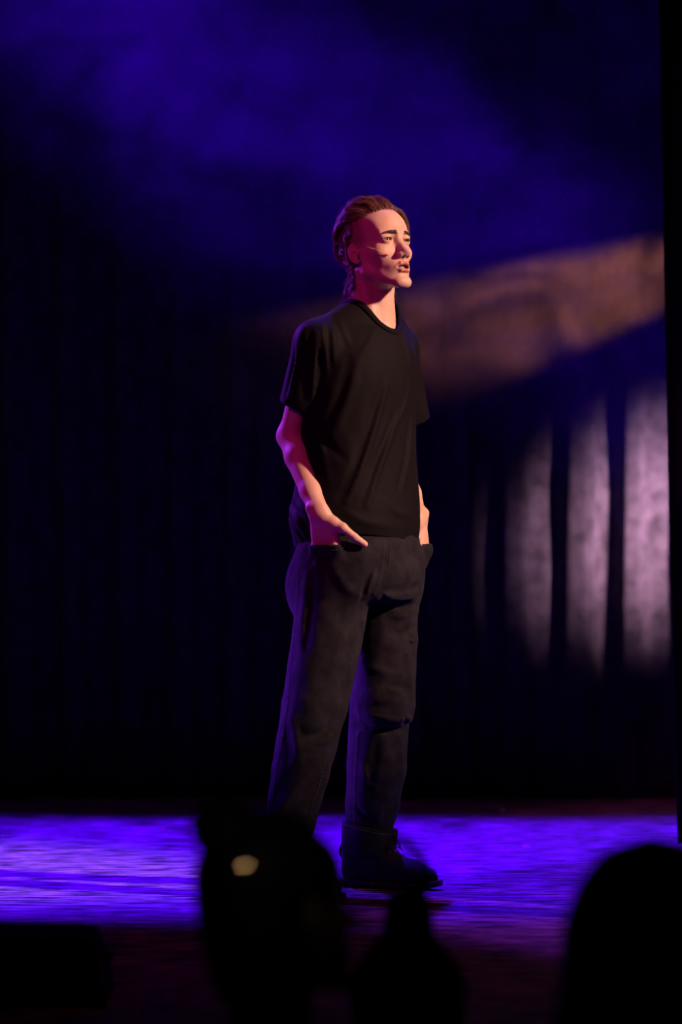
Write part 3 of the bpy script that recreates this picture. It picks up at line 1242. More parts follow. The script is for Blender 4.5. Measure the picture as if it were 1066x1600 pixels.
# ---- headset microphone: a thin boom from the ear along the cheek
M_boom = simple('beige_microphone_boom', (.62, .42, .30), .35, spec=.5)
def cheek(px, py, off=.0035):
    return trace(body_sdf, px, py, y0=-.35, off=off)[0]


bm_px = [(557, 381), (566, 384), (577, 387), (589, 391), (598, 394.5), (604, 397)]
bp_ = [cheek(*p) for p in bm_px]
bp_[0] = from_head((-.0765, -.004, .004))
bp_ = smooth_path(bp_, 26)
v, f = tube_geo(bp_, .00075, 8)
mic = link_mesh('headset_microphone', v, f, M_boom, person)
tag(mic, 'thin skin-coloured headset microphone boom lying along the cheek')
d_ = bp_[-1] - bp_[-3]
d_ /= np.linalg.norm(d_)
v, f = tube_geo([bp_[-1] - d_ * .001, bp_[-1], bp_[-1] + d_ * .003, bp_[-1] + d_ * .006, bp_[-1] + d_ * .0068], [.001, .0018, .0021, .0019, .0008], 12)
link_mesh('microphone_capsule', v, f, M_boom, mic)
v, f = tube_geo(smooth_path([from_head(p) for p in ((-.0765, -.002, .003), (-.0790, -.014, .016), (-.0800, -.030, .006), (-.0770, -.036, -.020), (-.072, -.034, -.046))], 20), .0010, 8)
link_mesh('ear_hook', v, f, M_boom, mic)


# ================================================================== clothing
def cloth_material(name, col, rough, scale, strength, sheen, var):
    m, nt, b = mat(name)
    tc = nd(nt, 'ShaderNodeTexCoord')
    n = nd(nt, 'ShaderNodeTexNoise', i_Scale=22.0, i_Detail=9.0, i_Roughness=0.72)
    nt.links.new(tc.outputs['Object'], n.inputs['Vector'])
    r = nd(nt, 'ShaderNodeValToRGB')
    r.color_ramp.elements[0].position, r.color_ramp.elements[0].color = .32, (*[c * (1 - var) for c in col], 1)
    r.color_ramp.elements[1].position, r.color_ramp.elements[1].color = .68, (*[c * (1 + var) for c in col], 1)
    nt.links.new(n.outputs['Fac'], r.inputs['Fac'])
    nt.links.new(r.outputs['Color'], b.inputs['Base Color'])
    b.inputs['Roughness'].default_value = rough
    b.inputs['Specular IOR Level'].default_value = .08
    b.inputs['Sheen Weight'].default_value = sheen
    b.inputs['Sheen Roughness'].default_value = .45
    n2 = nd(nt, 'ShaderNodeTexNoise', i_Scale=scale, i_Detail=2.0)
    nt.links.new(tc.outputs['Object'], n2.inputs['Vector'])
    bp = nd(nt, 'ShaderNodeBump', i_Strength=strength, i_Distance=.001)
    nt.links.new(n2.outputs['Fac'], bp.inputs['Height'])
    nt.links.new(bp.outputs['Normal'], b.inputs['Normal'])
    return m


M_shirt = cloth_material('black_jersey', (.0050, .0038, .0052), .7, 700, .25, .02, .15)
M_rib = cloth_material('black_rib', (.0045, .0036, .0046), .8, 900, .3, .02, .1)
M_jean = cloth_material('washed_black_denim', (.0155, .0145, .020), .85, 800, .6, .03, .55)
M_thread = simple('grey_thread', (.10, .085, .09), .8)


def ripple(P, k, a, seed):
    s = np.array((1.0, 1.3, .8), F32) * k
    q = P * s + F32(seed)
    return a * (np.sin(q[:, 0] + 1.3 * np.sin(q[:, 2] * .7 + q[:, 1])) * np.sin(q[:, 1] * 1.1 + .9 * np.sin(q[:, 2] * .5)) * np.cos(q[:, 2] * .45 + .5 * q[:, 0]))


SL_R = (SH_R + V(-.004, .004, -.004), V(-.116, -.082, 1.215))
SL_L = (SH_L + V(.004, -.002, -.004), V(.186, .182, 1.180))


NK_C, NK_A, NK_B = (.078, -.012, 1.47), .070, .071


def shirt_solid(P):
    d = loft(P, TF, [.80, .90, .96, 1.08, 1.20, 1.30, 1.37, 1.42, 1.455, 1.485, 1.515],
             [.038, .038, .036, .042, .044, .046, .047, .050, .060, .068, .074],
             [-.030, -.030, -.028, -.022, -.018, -.012, -.010, -.008, -.004, 0, 0],
             [.150, .170, .182, .172, .168, .170, .168, .150, .118, .088, .066],
             [.130, .144, .148, .132, .124, .128, .122, .105, .082, .068, .060], 2.25)
    # shoulders and sleeves
    nb = V(.070, -.004, 1.452)
    for (a, b), l in ((SL_R, -1), (SL_L, 1)):
        dv = (b - a) / np.linalg.norm(b - a)
        top = nb + TR[:, 0] * l * .055 + V(0, 0, .018)
        d = smin(d, rcone(P, top, a + V(0, 0, .006), .040, .052 if l < 0 else .046), .036)
        s = rcone(P, a, b, .056 if l < 0 else .048, .050 if l < 0 else .055)
        s = smax(s, ((P - (a + dv * np.linalg.norm(b - a) * .86).astype(F32)) @ dv.astype(F32)), .004)
        m = smin(d, s, .030)
        d = m
    return d


def shirt_cut(P, d, thick=.0095):
    """hollow near the openings, cut hem and neckline"""
    inner = d + thick
    hem = .904 + .008 * np.sin(P[:, 0] * 17 + 1.0) - .20 * np.clip(-.02 - P[:, 0], 0, .2)
    d = smax(d, (hem.astype(F32) - P[:, 2]), .003)
    nearhem = P[:, 2] < .975
    sR = ((P - SL_R[1].astype(F32)) @ ((SL_R[0] - SL_R[1]) / np.linalg.norm(SL_R[0] - SL_R[1])).astype(F32) < .12) & (P[:, 0] < -.045) & (P[:, 2] > 1.1)
    sL = ((P - SL_L[1].astype(F32)) @ ((SL_L[0] - SL_L[1]) / np.linalg.norm(SL_L[0] - SL_L[1])).astype(F32) < .12) & (P[:, 1] > .125) & (P[:, 2] > 1.1)
    d = np.where(nearhem | sR | sL, smax(d, -inner, .002), d)
    # neckline: an elliptic hole round the neck
    q = P - np.array(NK_C, F32)
    l = q @ TR[:, 0].astype(F32)
    f = q @ TR[:, 1].astype(F32)
    e = (np.sqrt((l / NK_A) ** 2 + (f / NK_B) ** 2) - 1) * F32(NK_A)
    e = np.where(P[:, 2] > 1.36, e, 1.0)
    d = smax(d, -e, .003)
    return d


def fp(base, pts, off=0.0, y0=-.6):
    p = trace(base, [a[0] for a in pts], [a[1] for a in pts], y0=y0, off=off)
    return smooth_path(p, max(4, 3 * len(pts))) if len(pts) > 2 else smooth_path(p, 5)


def mk_folds(base, spec):
    return [(fp(base, pts), wd, am) for pts, wd, am in spec]


shirt_folds = fold_field(mk_folds(shirt_solid, [
    ([(503, 505), (505, 525), (509, 565)], .007, .0055), ([(519, 506), (521, 525), (521, 560)], .007, .005),
    ([(529, 499), (536, 515), (545, 535)], .008, .0045), ([(512, 515), (514, 540), (517, 575)], .006, -.0045),
    ([(605, 600), (592, 645), (578, 690), (562, 736), (542, 785)], .010, .0065),
    ([(596, 600), (583, 645), (568, 690), (551, 736), (531, 780)], .012, -.0045),
    ([(624, 648), (608, 690), (596, 722), (574, 790)], .009, .0055),
    ([(616, 648), (600, 690), (587, 722), (565, 785)], .009, -.004),
    ([(640, 600), (634, 630), (622, 660)], .008, .005), ([(646, 640), (641, 700), (630, 760)], .009, .005),
    ([(640, 650), (634, 710), (622, 765)], .008, -.004),
    ([(560, 560), (548, 610), (530, 660), (508, 700)], .014, .005), ([(545, 560), (533, 610), (515, 655)], .012, -.005),
    ([(600, 780), (620, 800), (645, 806)], .010, .004), ([(540, 800), (570, 815), (610, 822)], .012, .004),
    ([(497, 520), (494, 560), (489, 622)], .009, .006), ([(486, 515), (481, 560), (474, 622)], .009, -.006),
    ([(474, 512), (464, 555), (452, 618)], .009, .006), ([(463, 545), (456, 580), (447, 618)], .007, -.004),
    ([(500, 540), (500, 580), (497, 640)], .010, -.008),
    ([(500, 650), (503, 700), (512, 750)], .012, .005), ([(492, 640), (510, 690), (540, 720)], .012, -.004),
    ([(453, 792), (466, 815), (482, 842)], .008, .007), ([(458, 788), (474, 812), (490, 838)], .006, -.006),
    ([(452, 812), (462, 830), (474, 846)], .006, .006), ([(470, 790), (482, 812), (494, 832)], .007, .006),
    ([(585, 515), (575, 540), (560, 560)], .010, .004), ([(628, 525), (636, 545), (642, 570)], .009, .004),
]))


def shirt_sdf(P):
    P = P.astype(F32)
    d = shirt_solid(P)
    m = np.abs(d) < .035
    Q = P[m]
    d[m] = d[m] - shirt_folds(Q) - ripple(Q, 26, .0020, 1.7) - ripple(Q, 58, .0008, 4.1)
    return shirt_cut(P, d)


gh = .0036
sv, sf = sculpt(shirt_sdf, grid_axis([(-.20, .27, gh)]), grid_axis([(-.25, .26, gh)]), grid_axis([(.87, 1.54, gh)]))
shirt = link_mesh('t_shirt', sv, sf, M_shirt, person)
tag(shirt, 'loose black crew-neck t-shirt')
print('shirt', len(sv))

# ribbed collar following the neckline
ring = []
for k in range(56):
    t = 2 * math.pi * k / 56
    p = V(NK_C[0], NK_C[1], 1.56) + TR[:, 0] * (NK_A + .002) * math.cos(t) + TR[:, 1] * (NK_B + .002) * math.sin(t)
    for _ in range(60):
        dd = float(shirt_solid(p[None].astype(F32))[0])
        if dd < .0002:
            break
        p = p - V(0, 0, min(dd, .01) * .8)
    ring.append(p)
ring = np.array(ring)
cen = ring.mean(0)
cv, cf = [], []
prof = [(-.0035, .0010), (-.0030, .0030), (.003, .0036), (.011, .0028), (.0125, .0008), (.011, -.0020), (.003, -.0022), (-.0030, -.0020)]
n = len(ring)
for k in range(n):
    p = ring[k]
    tn = ring[(k + 1) % n] - ring[k - 1]
    tn /= np.linalg.norm(tn)
    P4 = p[None].astype(F32)
    g = np.array([float(shirt_solid(P4 + np.eye(3, dtype=F32)[a] * F32(.002))[0] - shirt_solid(P4 - np.eye(3, dtype=F32)[a] * F32(.002))[0]) for a in range(3)])
    g /= np.linalg.norm(g)
    o_ = np.cross(tn, g)
    o_ /= np.linalg.norm(o_)
    if np.dot(o_, p - cen) < 0:
        o_ = -o_
    for a, b in prof:
        cv.append(p + o_ * a + g * b)
m_ = len(prof)
for k in range(n):
    for j in range(m_):
        cf.append((k * m_ + j, k * m_ + (j + 1) % m_, ((k + 1) % n) * m_ + (j + 1) % m_, ((k + 1) % n) * m_ + j))
link_mesh('ribbed_collar', cv, cf, M_rib, shirt)


# ---- jeans
RL = [(V(-.010, -.085, .850), .098), (V(-.036, -.130, .645), .0895), (V(-.0675, -.165, .476), .0830),
      (V(-.102, -.200, .311), .0735), (V(-.130, -.228, .185), .0640), (V(-.140, -.240, .135), .0570), (V(-.146, -.245, .085), .0560)]
LL = [(V(.112, .015, .850), .092), (V(.116, -.008, .645), .0800), (V(.1075, -.030, .480), .0830)]
LS = [(V(.100, -.010, .465), .0780), (V(.0915, .010, .311), .0770), (V(.0815, .028, .220), .0710), (V(.0715, .038, .150), .0600), (V(.0700, .040, .085), .0590)]
Z_PR, Z_PL = .887, .889


def jeans_solid(P):
    d = loft(P, PF, [.70, .78, .84, .90, .95, .985], [.048] * 6, [-.045] * 6,
             [.150, .168, .172, .160, .145, .140], [.120, .140, .142, .126, .110, .105], 2.2)
    d = smax(d, .745 - P[:, 2], .04)
    r = chain(P, [a for a, _ in RL], [b for _, b in RL], .006)
    l = chain(P, [a for a, _ in LL], [b for _, b in LL], .006)
    s = chain(P, [a for a, _ in LS], [b for _, b in LS], .006)
    l = smin(l, s, .008)
    d = smin(smin(d, r, .035), smin(d, l, .035), .01)
    k = .02
    # seat
    d = smin(d, ell(P, V(-.060, -.045, .775), (.084, .080, .105)), .03)
    d = smin(d, ell(P, V(.100, .070, .775), (.075, .070, .100)), .03)
    return d


def pocket_bulge(P, d):
    for H, zp, W in ((HAND_R, Z_PR, WR_R), (HAND_L, Z_PL, WR_L)):
        c = (W + H['F'] * .11).astype(F32)
        m = (np.abs(P - c) < .13).all(1)
        if m.any():
            Q = P[m]
            h = None
            for pts in H['fingers']:
                e = rcone(Q, pts[0], pts[1], .014, .0145)
                h = e if h is None else smin(h, e, .02)
                h = smin(h, chain(Q, pts[1:], (.0150, .0140, .013, .012), .006), .02)
            h = smax(h, Q[:, 2] - F32(zp) + .0 * Q[:, 0], .0035)
            d[m] = smin(d[m], h, .012)
    return d


def jeans_base(P):
    P = P.astype(F32)
    return pocket_bulge(P, jeans_solid(P))


jeans_folds = fold_field(mk_folds(jeans_base, [
    # near leg
    ([(484, 1152), (505, 1144), (528, 1124)], .011, -.011), ([(490, 1164), (510, 1157), (528, 1141)], .010, .008),
    ([(478, 1138), (500, 1128), (524, 1108)], .013, .007),
    ([(436, 1270), (460, 1236), (497, 1200)], .010, .009), ([(446, 1282), (472, 1246), (503, 1214)], .012, -.008),
    ([(428, 1250), (450, 1214), (478, 1192)], .012, -.005),
    ([(466, 1172), (490, 1170), (508, 1172)], .009, .004), ([(455, 1120), (462, 1150), (470, 1190)], .012, .006),
    ([(445, 1140), (450, 1170), (448, 1210)], .011, -.005),
    ([(571, 926), (576, 912), (585, 895)], .008, .006), ([(563, 935), (571, 915), (578, 893)], .008, -.005),
    ([(520, 880), (540, 915), (560, 930)], .012, .004), ([(480, 900), (474, 960), (470, 1020)], .014, .005),
    ([(490, 900), (486, 960), (480, 1020)], .013, -.005), ([(545, 960), (530, 1010), (520, 1060)], .014, .004),
    # far leg
    ([(600, 923), (625, 922), (655, 915)], .010, -.010), ([(612, 935), (632, 934), (655, 928)], .008, .008),
    ([(618, 948), (636, 948), (652, 942)], .008, -.008), ([(612, 962), (632, 962), (653, 955)], .008, .007),
    ([(612, 988), (630, 990), (650, 980)], .011, -.009), ([(636, 1024), (646, 1000), (656, 968)], .009, .008),
    ([(600, 1010), (620, 1012), (646, 1006)], .010, .004),
    ([(577, 1117), (600, 1122), (625, 1126), (642, 1123), (648, 1112)], .009, .009),
    ([(572, 1102), (600, 1106), (630, 1106)], .014, -.006),
    ([(550, 1136), (575, 1138), (600, 1140), (632, 1139)], .010, -.010),
    ([(575, 1044), (600, 1050), (625, 1052)], .010, .004), ([(587, 1067), (610, 1070), (646, 1076)], .010, -.004),
    ([(566, 1190), (572, 1210), (588, 1235)], .012, .005), ([(590, 1150), (584, 1190), (578, 1230)], .012, -.005),
    ([(588, 1282), (592, 1276), (597, 1264)], .007, .005), ([(625, 1150), (629, 1200), (622, 1260)], .010, .004),
    ([(556, 1255), (565, 1270), (580, 1284)], .009, -.004),
    # fly and rise
    ([(600, 846), (599, 866), (594, 898), (584, 929)], .0040, .0035), ([(606, 846), (605, 872), (600, 898)], .006, -.003),
    ([(598, 930), (592, 945), (585, 965)], .010, -.008),
    # pocket edges
    ([(546, 843), (537, 850), (524, 854), (508, 855), (494, 853), (484, 848)], .0035, .0025),
]))
SEAM_R = fp(jeans_base, [(466, 889), (466.5, 917), (463.5, 946), (460, 989), (456, 1032), (452.5, 1076), (447.5, 1119), (440.5, 1162), (434.5, 1191), (429, 1234), (424, 1290), (419, 1335)])
SEAM_RI = fp(jeans_base, [(511, 1182), (505, 1205), (498, 1231), (489, 1257), (482, 1286), (474, 1330)])
SEAM_L = fp(jeans_base, [(566, 1085), (561.5, 1130), (559, 1165), (557, 1200), (555.5, 1240), (554.5, 1288)])
seam_field = fold_field([(SEAM_R, .0035, .0018), (SEAM_RI, .0035, .0018), (SEAM_L, .0035, .0018)])


def jeans_sdf(P):
    P = P.astype(F32)
    d = jeans_base(P)
    m = np.abs(d) < .035
    Q = P[m]
    d[m] = d[m] - jeans_folds(Q) - ripple(Q, 30, .0024, .7) - ripple(Q, 70, .0010, 2.9) - seam_field(Q)
    inner = d + .0095
    d = smax(d, .100 - P[:, 2], .004)
    d = smax(d, P[:, 2] - .930, .004)
    op = (P[:, 2] < .14)
    d = np.where(op, smax(d, -inner, .002), d)
    # waist is open below the shirt: hollow the top a little
    return d


jv, jf = sculpt(jeans_sdf, grid_axis([(-.24, .26, .0036)]), grid_axis([(-.34, .20, .0036)]), grid_axis([(.08, .94, .0036)]))
jeans = link_mesh('jeans', jv, jf, M_jean, person)
tag(jeans, 'loose washed black denim jeans with turned-up cuffs')
print('jeans', len(jv))


def dashes(path, side_off, length, gap, rad, base, sink=.0002):
    """a row of short raised stitches beside a path on the cloth"""
    path = np.asarray(path)
    seg = np.linalg.norm(np.diff(path, axis=0), axis=1)
    cum = np.concatenate([[0], np.cumsum(seg)])
    geos = []
    s = 0.0
    P8 = path.astype(F32)
    while s + length < cum[-1]:
        a = V(*[np.interp(s, cum, path[:, k]) for k in range(3)])
        b = V(*[np.interp(s + length, cum, path[:, k]) for k in range(3)])
        mid = ((a + b) / 2)[None].astype(F32)
        g = np.array([float(base(mid + np.eye(3, dtype=F32)[k] * F32(.002))[0] - base(mid - np.eye(3, dtype=F32)[k] * F32(.002))[0]) for k in range(3)])
        g /= np.linalg.norm(g) + 1e-9
        sd = np.cross(b - a, g)
        sd /= np.linalg.norm(sd) + 1e-9
        off = sd * side_off + g * (.0022 - sink)
        geos.append(tube_geo([a + off - g * .0006, (a + b) / 2 + off, b + off - g * .0006], rad, 4))
        s += length + gap
    return merge(*geos)


for pth in (SEAM_R, SEAM_RI, SEAM_L):
    for so in (.0028,):
        v, f = dashes(pth, so, .0060, .0040, .0008, jeans_base)
        tag(link_mesh('seam_stitching', v, f, M_thread, jeans), None, kind='stuff')
fly = fp(jeans_base, [(609.5, 852), (609, 870), (608, 886), (604, 896), (599, 900)])
v, f = dashes(fly, .0, .0032, .0016, .00055, jeans_base)
tag(link_mesh('fly_stitching', v, f, M_thread, jeans), None, kind='stuff')
pk = fp(jeans_base, [(543, 850), (532, 857), (518, 859), (500, 858), (486, 853)])
v, f = dashes(pk, .0, .0032, .0016, .00055, jeans_base)
tag(link_mesh('pocket_stitching', v, f, M_thread, jeans), None, kind='stuff')


# ---- turned-up cuffs
def cuff_ring(cx, cy, r, z0, z1, tilt, name):
    vs, fs = [], []
    prof = [(.0, 0.0), (.0035, -.002), (.0065, .001), (.0075, .3), (.0085, .7), (.0095, .95), (.0085, 1.0), (.0055, 1.02), (.0025, .97), (.0, .7)]
    N = 72
    for i in range(N):
        t = 2 * math.pi * i / N
        c, s_ = math.cos(t), math.sin(t)
        for a, b in prof:
            z = z0 + (z1 - z0) * b if b not in (0.0,) else z0
            wav = .0018 * math.sin(3 * t + 1) + .0009 * math.sin(9 * t)
            rr = r + a + wav * (.4 + b)
            vs.append(V(cx + c * rr + (z - z0) * .05, cy + s_ * rr, z + tilt * c + .003 * math.sin(2 * t + .6)))
    m = len(prof)
    for i in range(N):
        for j in range(m):
            fs.append((i * m + j, ((i + 1) % N) * m + j, ((i + 1) % N) * m + (j + 1) % m, i * m + (j + 1) % m))
    o = link_mesh(name, vs, fs, M_jean, jeans)
    # stitched edge
    st = []
    for i in range(58):
        t0 = 2 * math.pi * (i + .12) / 58
        t1 = 2 * math.pi * (i + .72) / 58
        pts = []
        for t in (t0, (t0 + t1) / 2, t1):
            rr = r + .0096 + .0018 * math.sin(3 * t + 1) * 1.3 + .0009 * math.sin(9 * t) * 1.3
            z = z1 - .0075
            pts.append(V(cx + math.cos(t) * rr + (z - z0) * .05, cy + math.sin(t) * rr, z + tilt * math.cos(t) + .003 * math.sin(2 * t + .6)))
        st.append(tube_geo(pts, .0010, 4))
    v, f = merge(*st)
    tag(link_mesh('cuff_stitching', v, f, M_thread, jeans), None, kind='stuff')
    return o


cuff_ring(.0695, .040, .0625, .080, .158, -.012, 'cuff')
cuff_ring(-.1455, -.246, .0595, .078, .150, -.006, 'cuff')


# ---- suede lace-up boots
M_suede = simple('dark_suede', (.022, .016, .020), .9, spec=.2, noise=(30, .3), bump=(500, .4, .001), sheen=.25)
M_sole = simple('black_rubber_sole', (.02, .016, .016), .6, noise=(20, .3))
M_welt = simple('brown_welt', (.14, .06, .035), .6, noise=(60, .4))
M_lace = simple('dark_lace', (.03, .022, .028), .8)


def make_boot(heel, ang, mirror=1):
    """s runs from heel to toe"""
    g = V(math.cos(math.radians(ang)), -math.sin(math.radians(ang)), 0)
    t = V(-g[1], g[0], 0) * mirror
    B = np.stack([g, t, V(0, 0, 1)], 1)
    B32 = B.astype(F32)
    h32 = heel.astype(F32)

    def outline(q, grow=0.0):
        p2 = q[:, :2]
        z0 = np.zeros(len(q), F32)
        Q = np.stack([q[:, 0], q[:, 1], z0], 1)
        d = smin(rcone(Q, V(.038, 0, 0), V(.120, -.002, 0), .0345, .034), rcone(Q, V(.120, -.002, 0), V(.205, .002, 0), .034, .047), .02)
        d = smin(d, rcone(Q, V(.205, .002, 0), V(.255, .008, 0), .047, .034), .02)
        return d - grow

    def sole(P):
        q = (P.astype(F32) - h32) @ B32
        d = outline(q, .001)
        spring = .012 * np.clip((q[:, 0] - .215) / .08, 0, 1) ** 1.6
        arch = .010 * np.exp(-((q[:, 0] - .105) / .018) ** 2)
        d = smax(d, spring + arch - q[:, 2], .003)
        return smax(d, q[:, 2] - .0225 - spring * .9 + .006 * np.clip((q[:, 0] - .06) / .05, 0, 1), .0025)

    def upper(P):
        q = (P.astype(F32) - h32) @ B32
        d = chain(q, [V(.043, 0, .045), V(.050, 0, .085), V(.066, 0, .145)], (.033, .036, .043), .01)
        d = smin(d, chain(q, [V(.055, 0, .050), V(.130, 0, .054), V(.205, .002, .036), V(.252, .007, .030)], (.036, .037, .040, .026), .012), .02)
        d = smin(d, rcone(q, V(.080, 0, .105), V(.160, 0, .066), .036, .026), .02)
        # narrower in plan than the sole
        d = smax(d, outline(q, -.0015), .008)
        d = smax(d, .016 - q[:, 2], .002)
        d = smax(d, q[:, 2] - .150, .003)
        # vamp / quarter seam and tongue slit
        qa = q.copy()
        qa[:, 1] = np.abs(qa[:, 1])
        sdist = np.abs((qa[:, 0] - .170) - .5 * (q[:, 2] - .05)) * .9
        d = d + .0010 * np.exp(-(sdist / .0022) ** 2) * (qa[:, 1] < .06)
        d = d + .0014 * np.exp(-((qa[:, 1] - .011) / .0022) ** 2) * ((q[:, 0] > .085) & (q[:, 0] < .165) & (q[:, 2] > .07))
        # creases over the toes
        for cs in (.188, .200, .176):
            d = d + .0009 * np.exp(-((q[:, 0] - cs - .1 * np.abs(q[:, 1])) / .003) ** 2) * (q[:, 2] > .04)
        hollow = chain(q, [V(.055, 0, .12), V(.066, 0, .17)], (.034, .039), .01)
        return smax(d, -hollow, .003)

    c = heel + g * .14
    ax = lambda i, r, s: grid_axis([(c[i] - r, c[i] + r, s)])
    boot = bpy.data.objects.new('boot', None)
    v, f = sculpt(upper, ax(0, .19, .0028), ax(1, .19, .0028), grid_axis([(.01, .16, .0028)]))
    up = link_mesh('boot', v, f, M_suede, person)
    bpy.data.objects.remove(boot)
    v, f = sculpt(sole, ax(0, .19, .0026), ax(1, .19, .0026), grid_axis([(-.006, .045, .0026)]))
    link_mesh('sole', v, f, M_sole, up)
    toW = lambda s, tt, z: heel + g * s + t * tt + V(0, 0, z)
    # welt bead around the boot
    pts = []
    for k in range(90):
        a = 2 * math.pi * k / 90
        p = V(.14 + .13 * math.cos(a), .03 * math.sin(a), 0)
        dr = V(math.cos(a) * .9, math.sin(a), 0)
        p = V(.14 + .09 * math.cos(a), 0, 0)
        for _ in range(40):
            dd = float(outline(p[None].astype(F32))[0])
            p = p - dr * (dd - .0) * .8
        z = .0205 + .011 * max(0, min(1, (p[0] - .215) / .08)) ** 1.6 - .006 * max(0, min(1, (p[0] - .06) / .05))
        pts.append(toW(p[0], p[1], z))
    v, f = tube_geo(pts, .0022, 6, closed=True)
    tag(link_mesh('welt', v, f, M_welt, up), 'thin brown welt line above the sole')
    # laces: crossings and a bow with two loops
    lg_ = []

    def on(s, tt, lift=.0):
        z = .16
        for _ in range(60):
            p = toW(s, tt, z)
            dd = float(upper(p[None])[0])
            if dd < .0012:
                break
            z -= max(.0006, dd * .7)
        return toW(s, tt, z + .0012 + lift)
    for i, s0 in enumerate((.164, .152, .140)):
        lg_.append(tube_geo(smooth_path([on(s0, -.016), on(s0 - .006, 0, .002), on(s0 - .012, .016)], 10), .0017, 6))
        lg_.append(tube_geo(smooth_path([on(s0, .016), on(s0 - .006, 0, .004), on(s0 - .012, -.016)], 10), .0017, 6))
    k0 = on(.124, 0, .004)
    for sg in (-1, 1):
        lp = [k0, k0 + g * .022 + t * sg * .012 + V(0, 0, .006), k0 + g * .040 + t * sg * .018 + V(0, 0, -.010),
              k0 + g * .036 + t * sg * .026 + V(0, 0, -.024), k0 + g * .018 + t * sg * .016 + V(0, 0, -.012), k0]
        lg_.append(tube_geo(smooth_path(lp, 26), .0016, 6))
        fe = [k0, k0 + g * .020 + t * sg * .022 + V(0, 0, -.004), k0 + g * .046 + t * sg * .026 + V(0, 0, -.030)]
        lg_.append(tube_geo(smooth_path(fe, 14), .0016, 6))
    lg_.append(tube_geo([k0 - t * .004, k0 + t * .004], .0035, 8))
    v, f = merge(*lg_)
    link_mesh('shoelace', v, f, M_lace, up)
    # pull tab at the heel
    tb = smooth_path([toW(.012, 0, .070), toW(.004, 0, .086), toW(.006, 0, .104), toW(.014, 0, .112), toW(.018, 0, .100), toW(.018, 0, .085)], 18)
    geo = []
    vs_, fs_ = [], []
    for i, p in enumerate(tb):
        for sg in (-1, 1):
            for e in (-.0011, .0011):
                vs_.append(p + t * sg * .008 + g * e)
    for i in range(len(tb) - 1):
        a, b = i * 4, i * 4 + 4
        fs_ += [(a, a + 1, b + 1, b), (a + 3, a + 2, b + 2, b + 3), (a + 1, a + 3, b + 3, b + 1), (a + 2, a, b, b + 2)]
    link_mesh('pull_tab', vs_, fs_, M_suede, up)
    # back stay strip
    return up


make_boot(V(-.004, .078, .0), 27)
make_boot(V(-.185, -.185, .0), 52)


# ================================================================== the audience in front of the stage
M_ahair = simple('dark_hair', (.012, .010, .010), .55, spec=.3, noise=(60, .3), bump=(120, .5, .002))
M_acloth = simple('dark_clothing', (.010, .010, .012), .9, spec=.1, noise=(20, .3))
M_askin = simple('shadowed_skin', (.28, .16, .12), .6, noise=(25, .2))


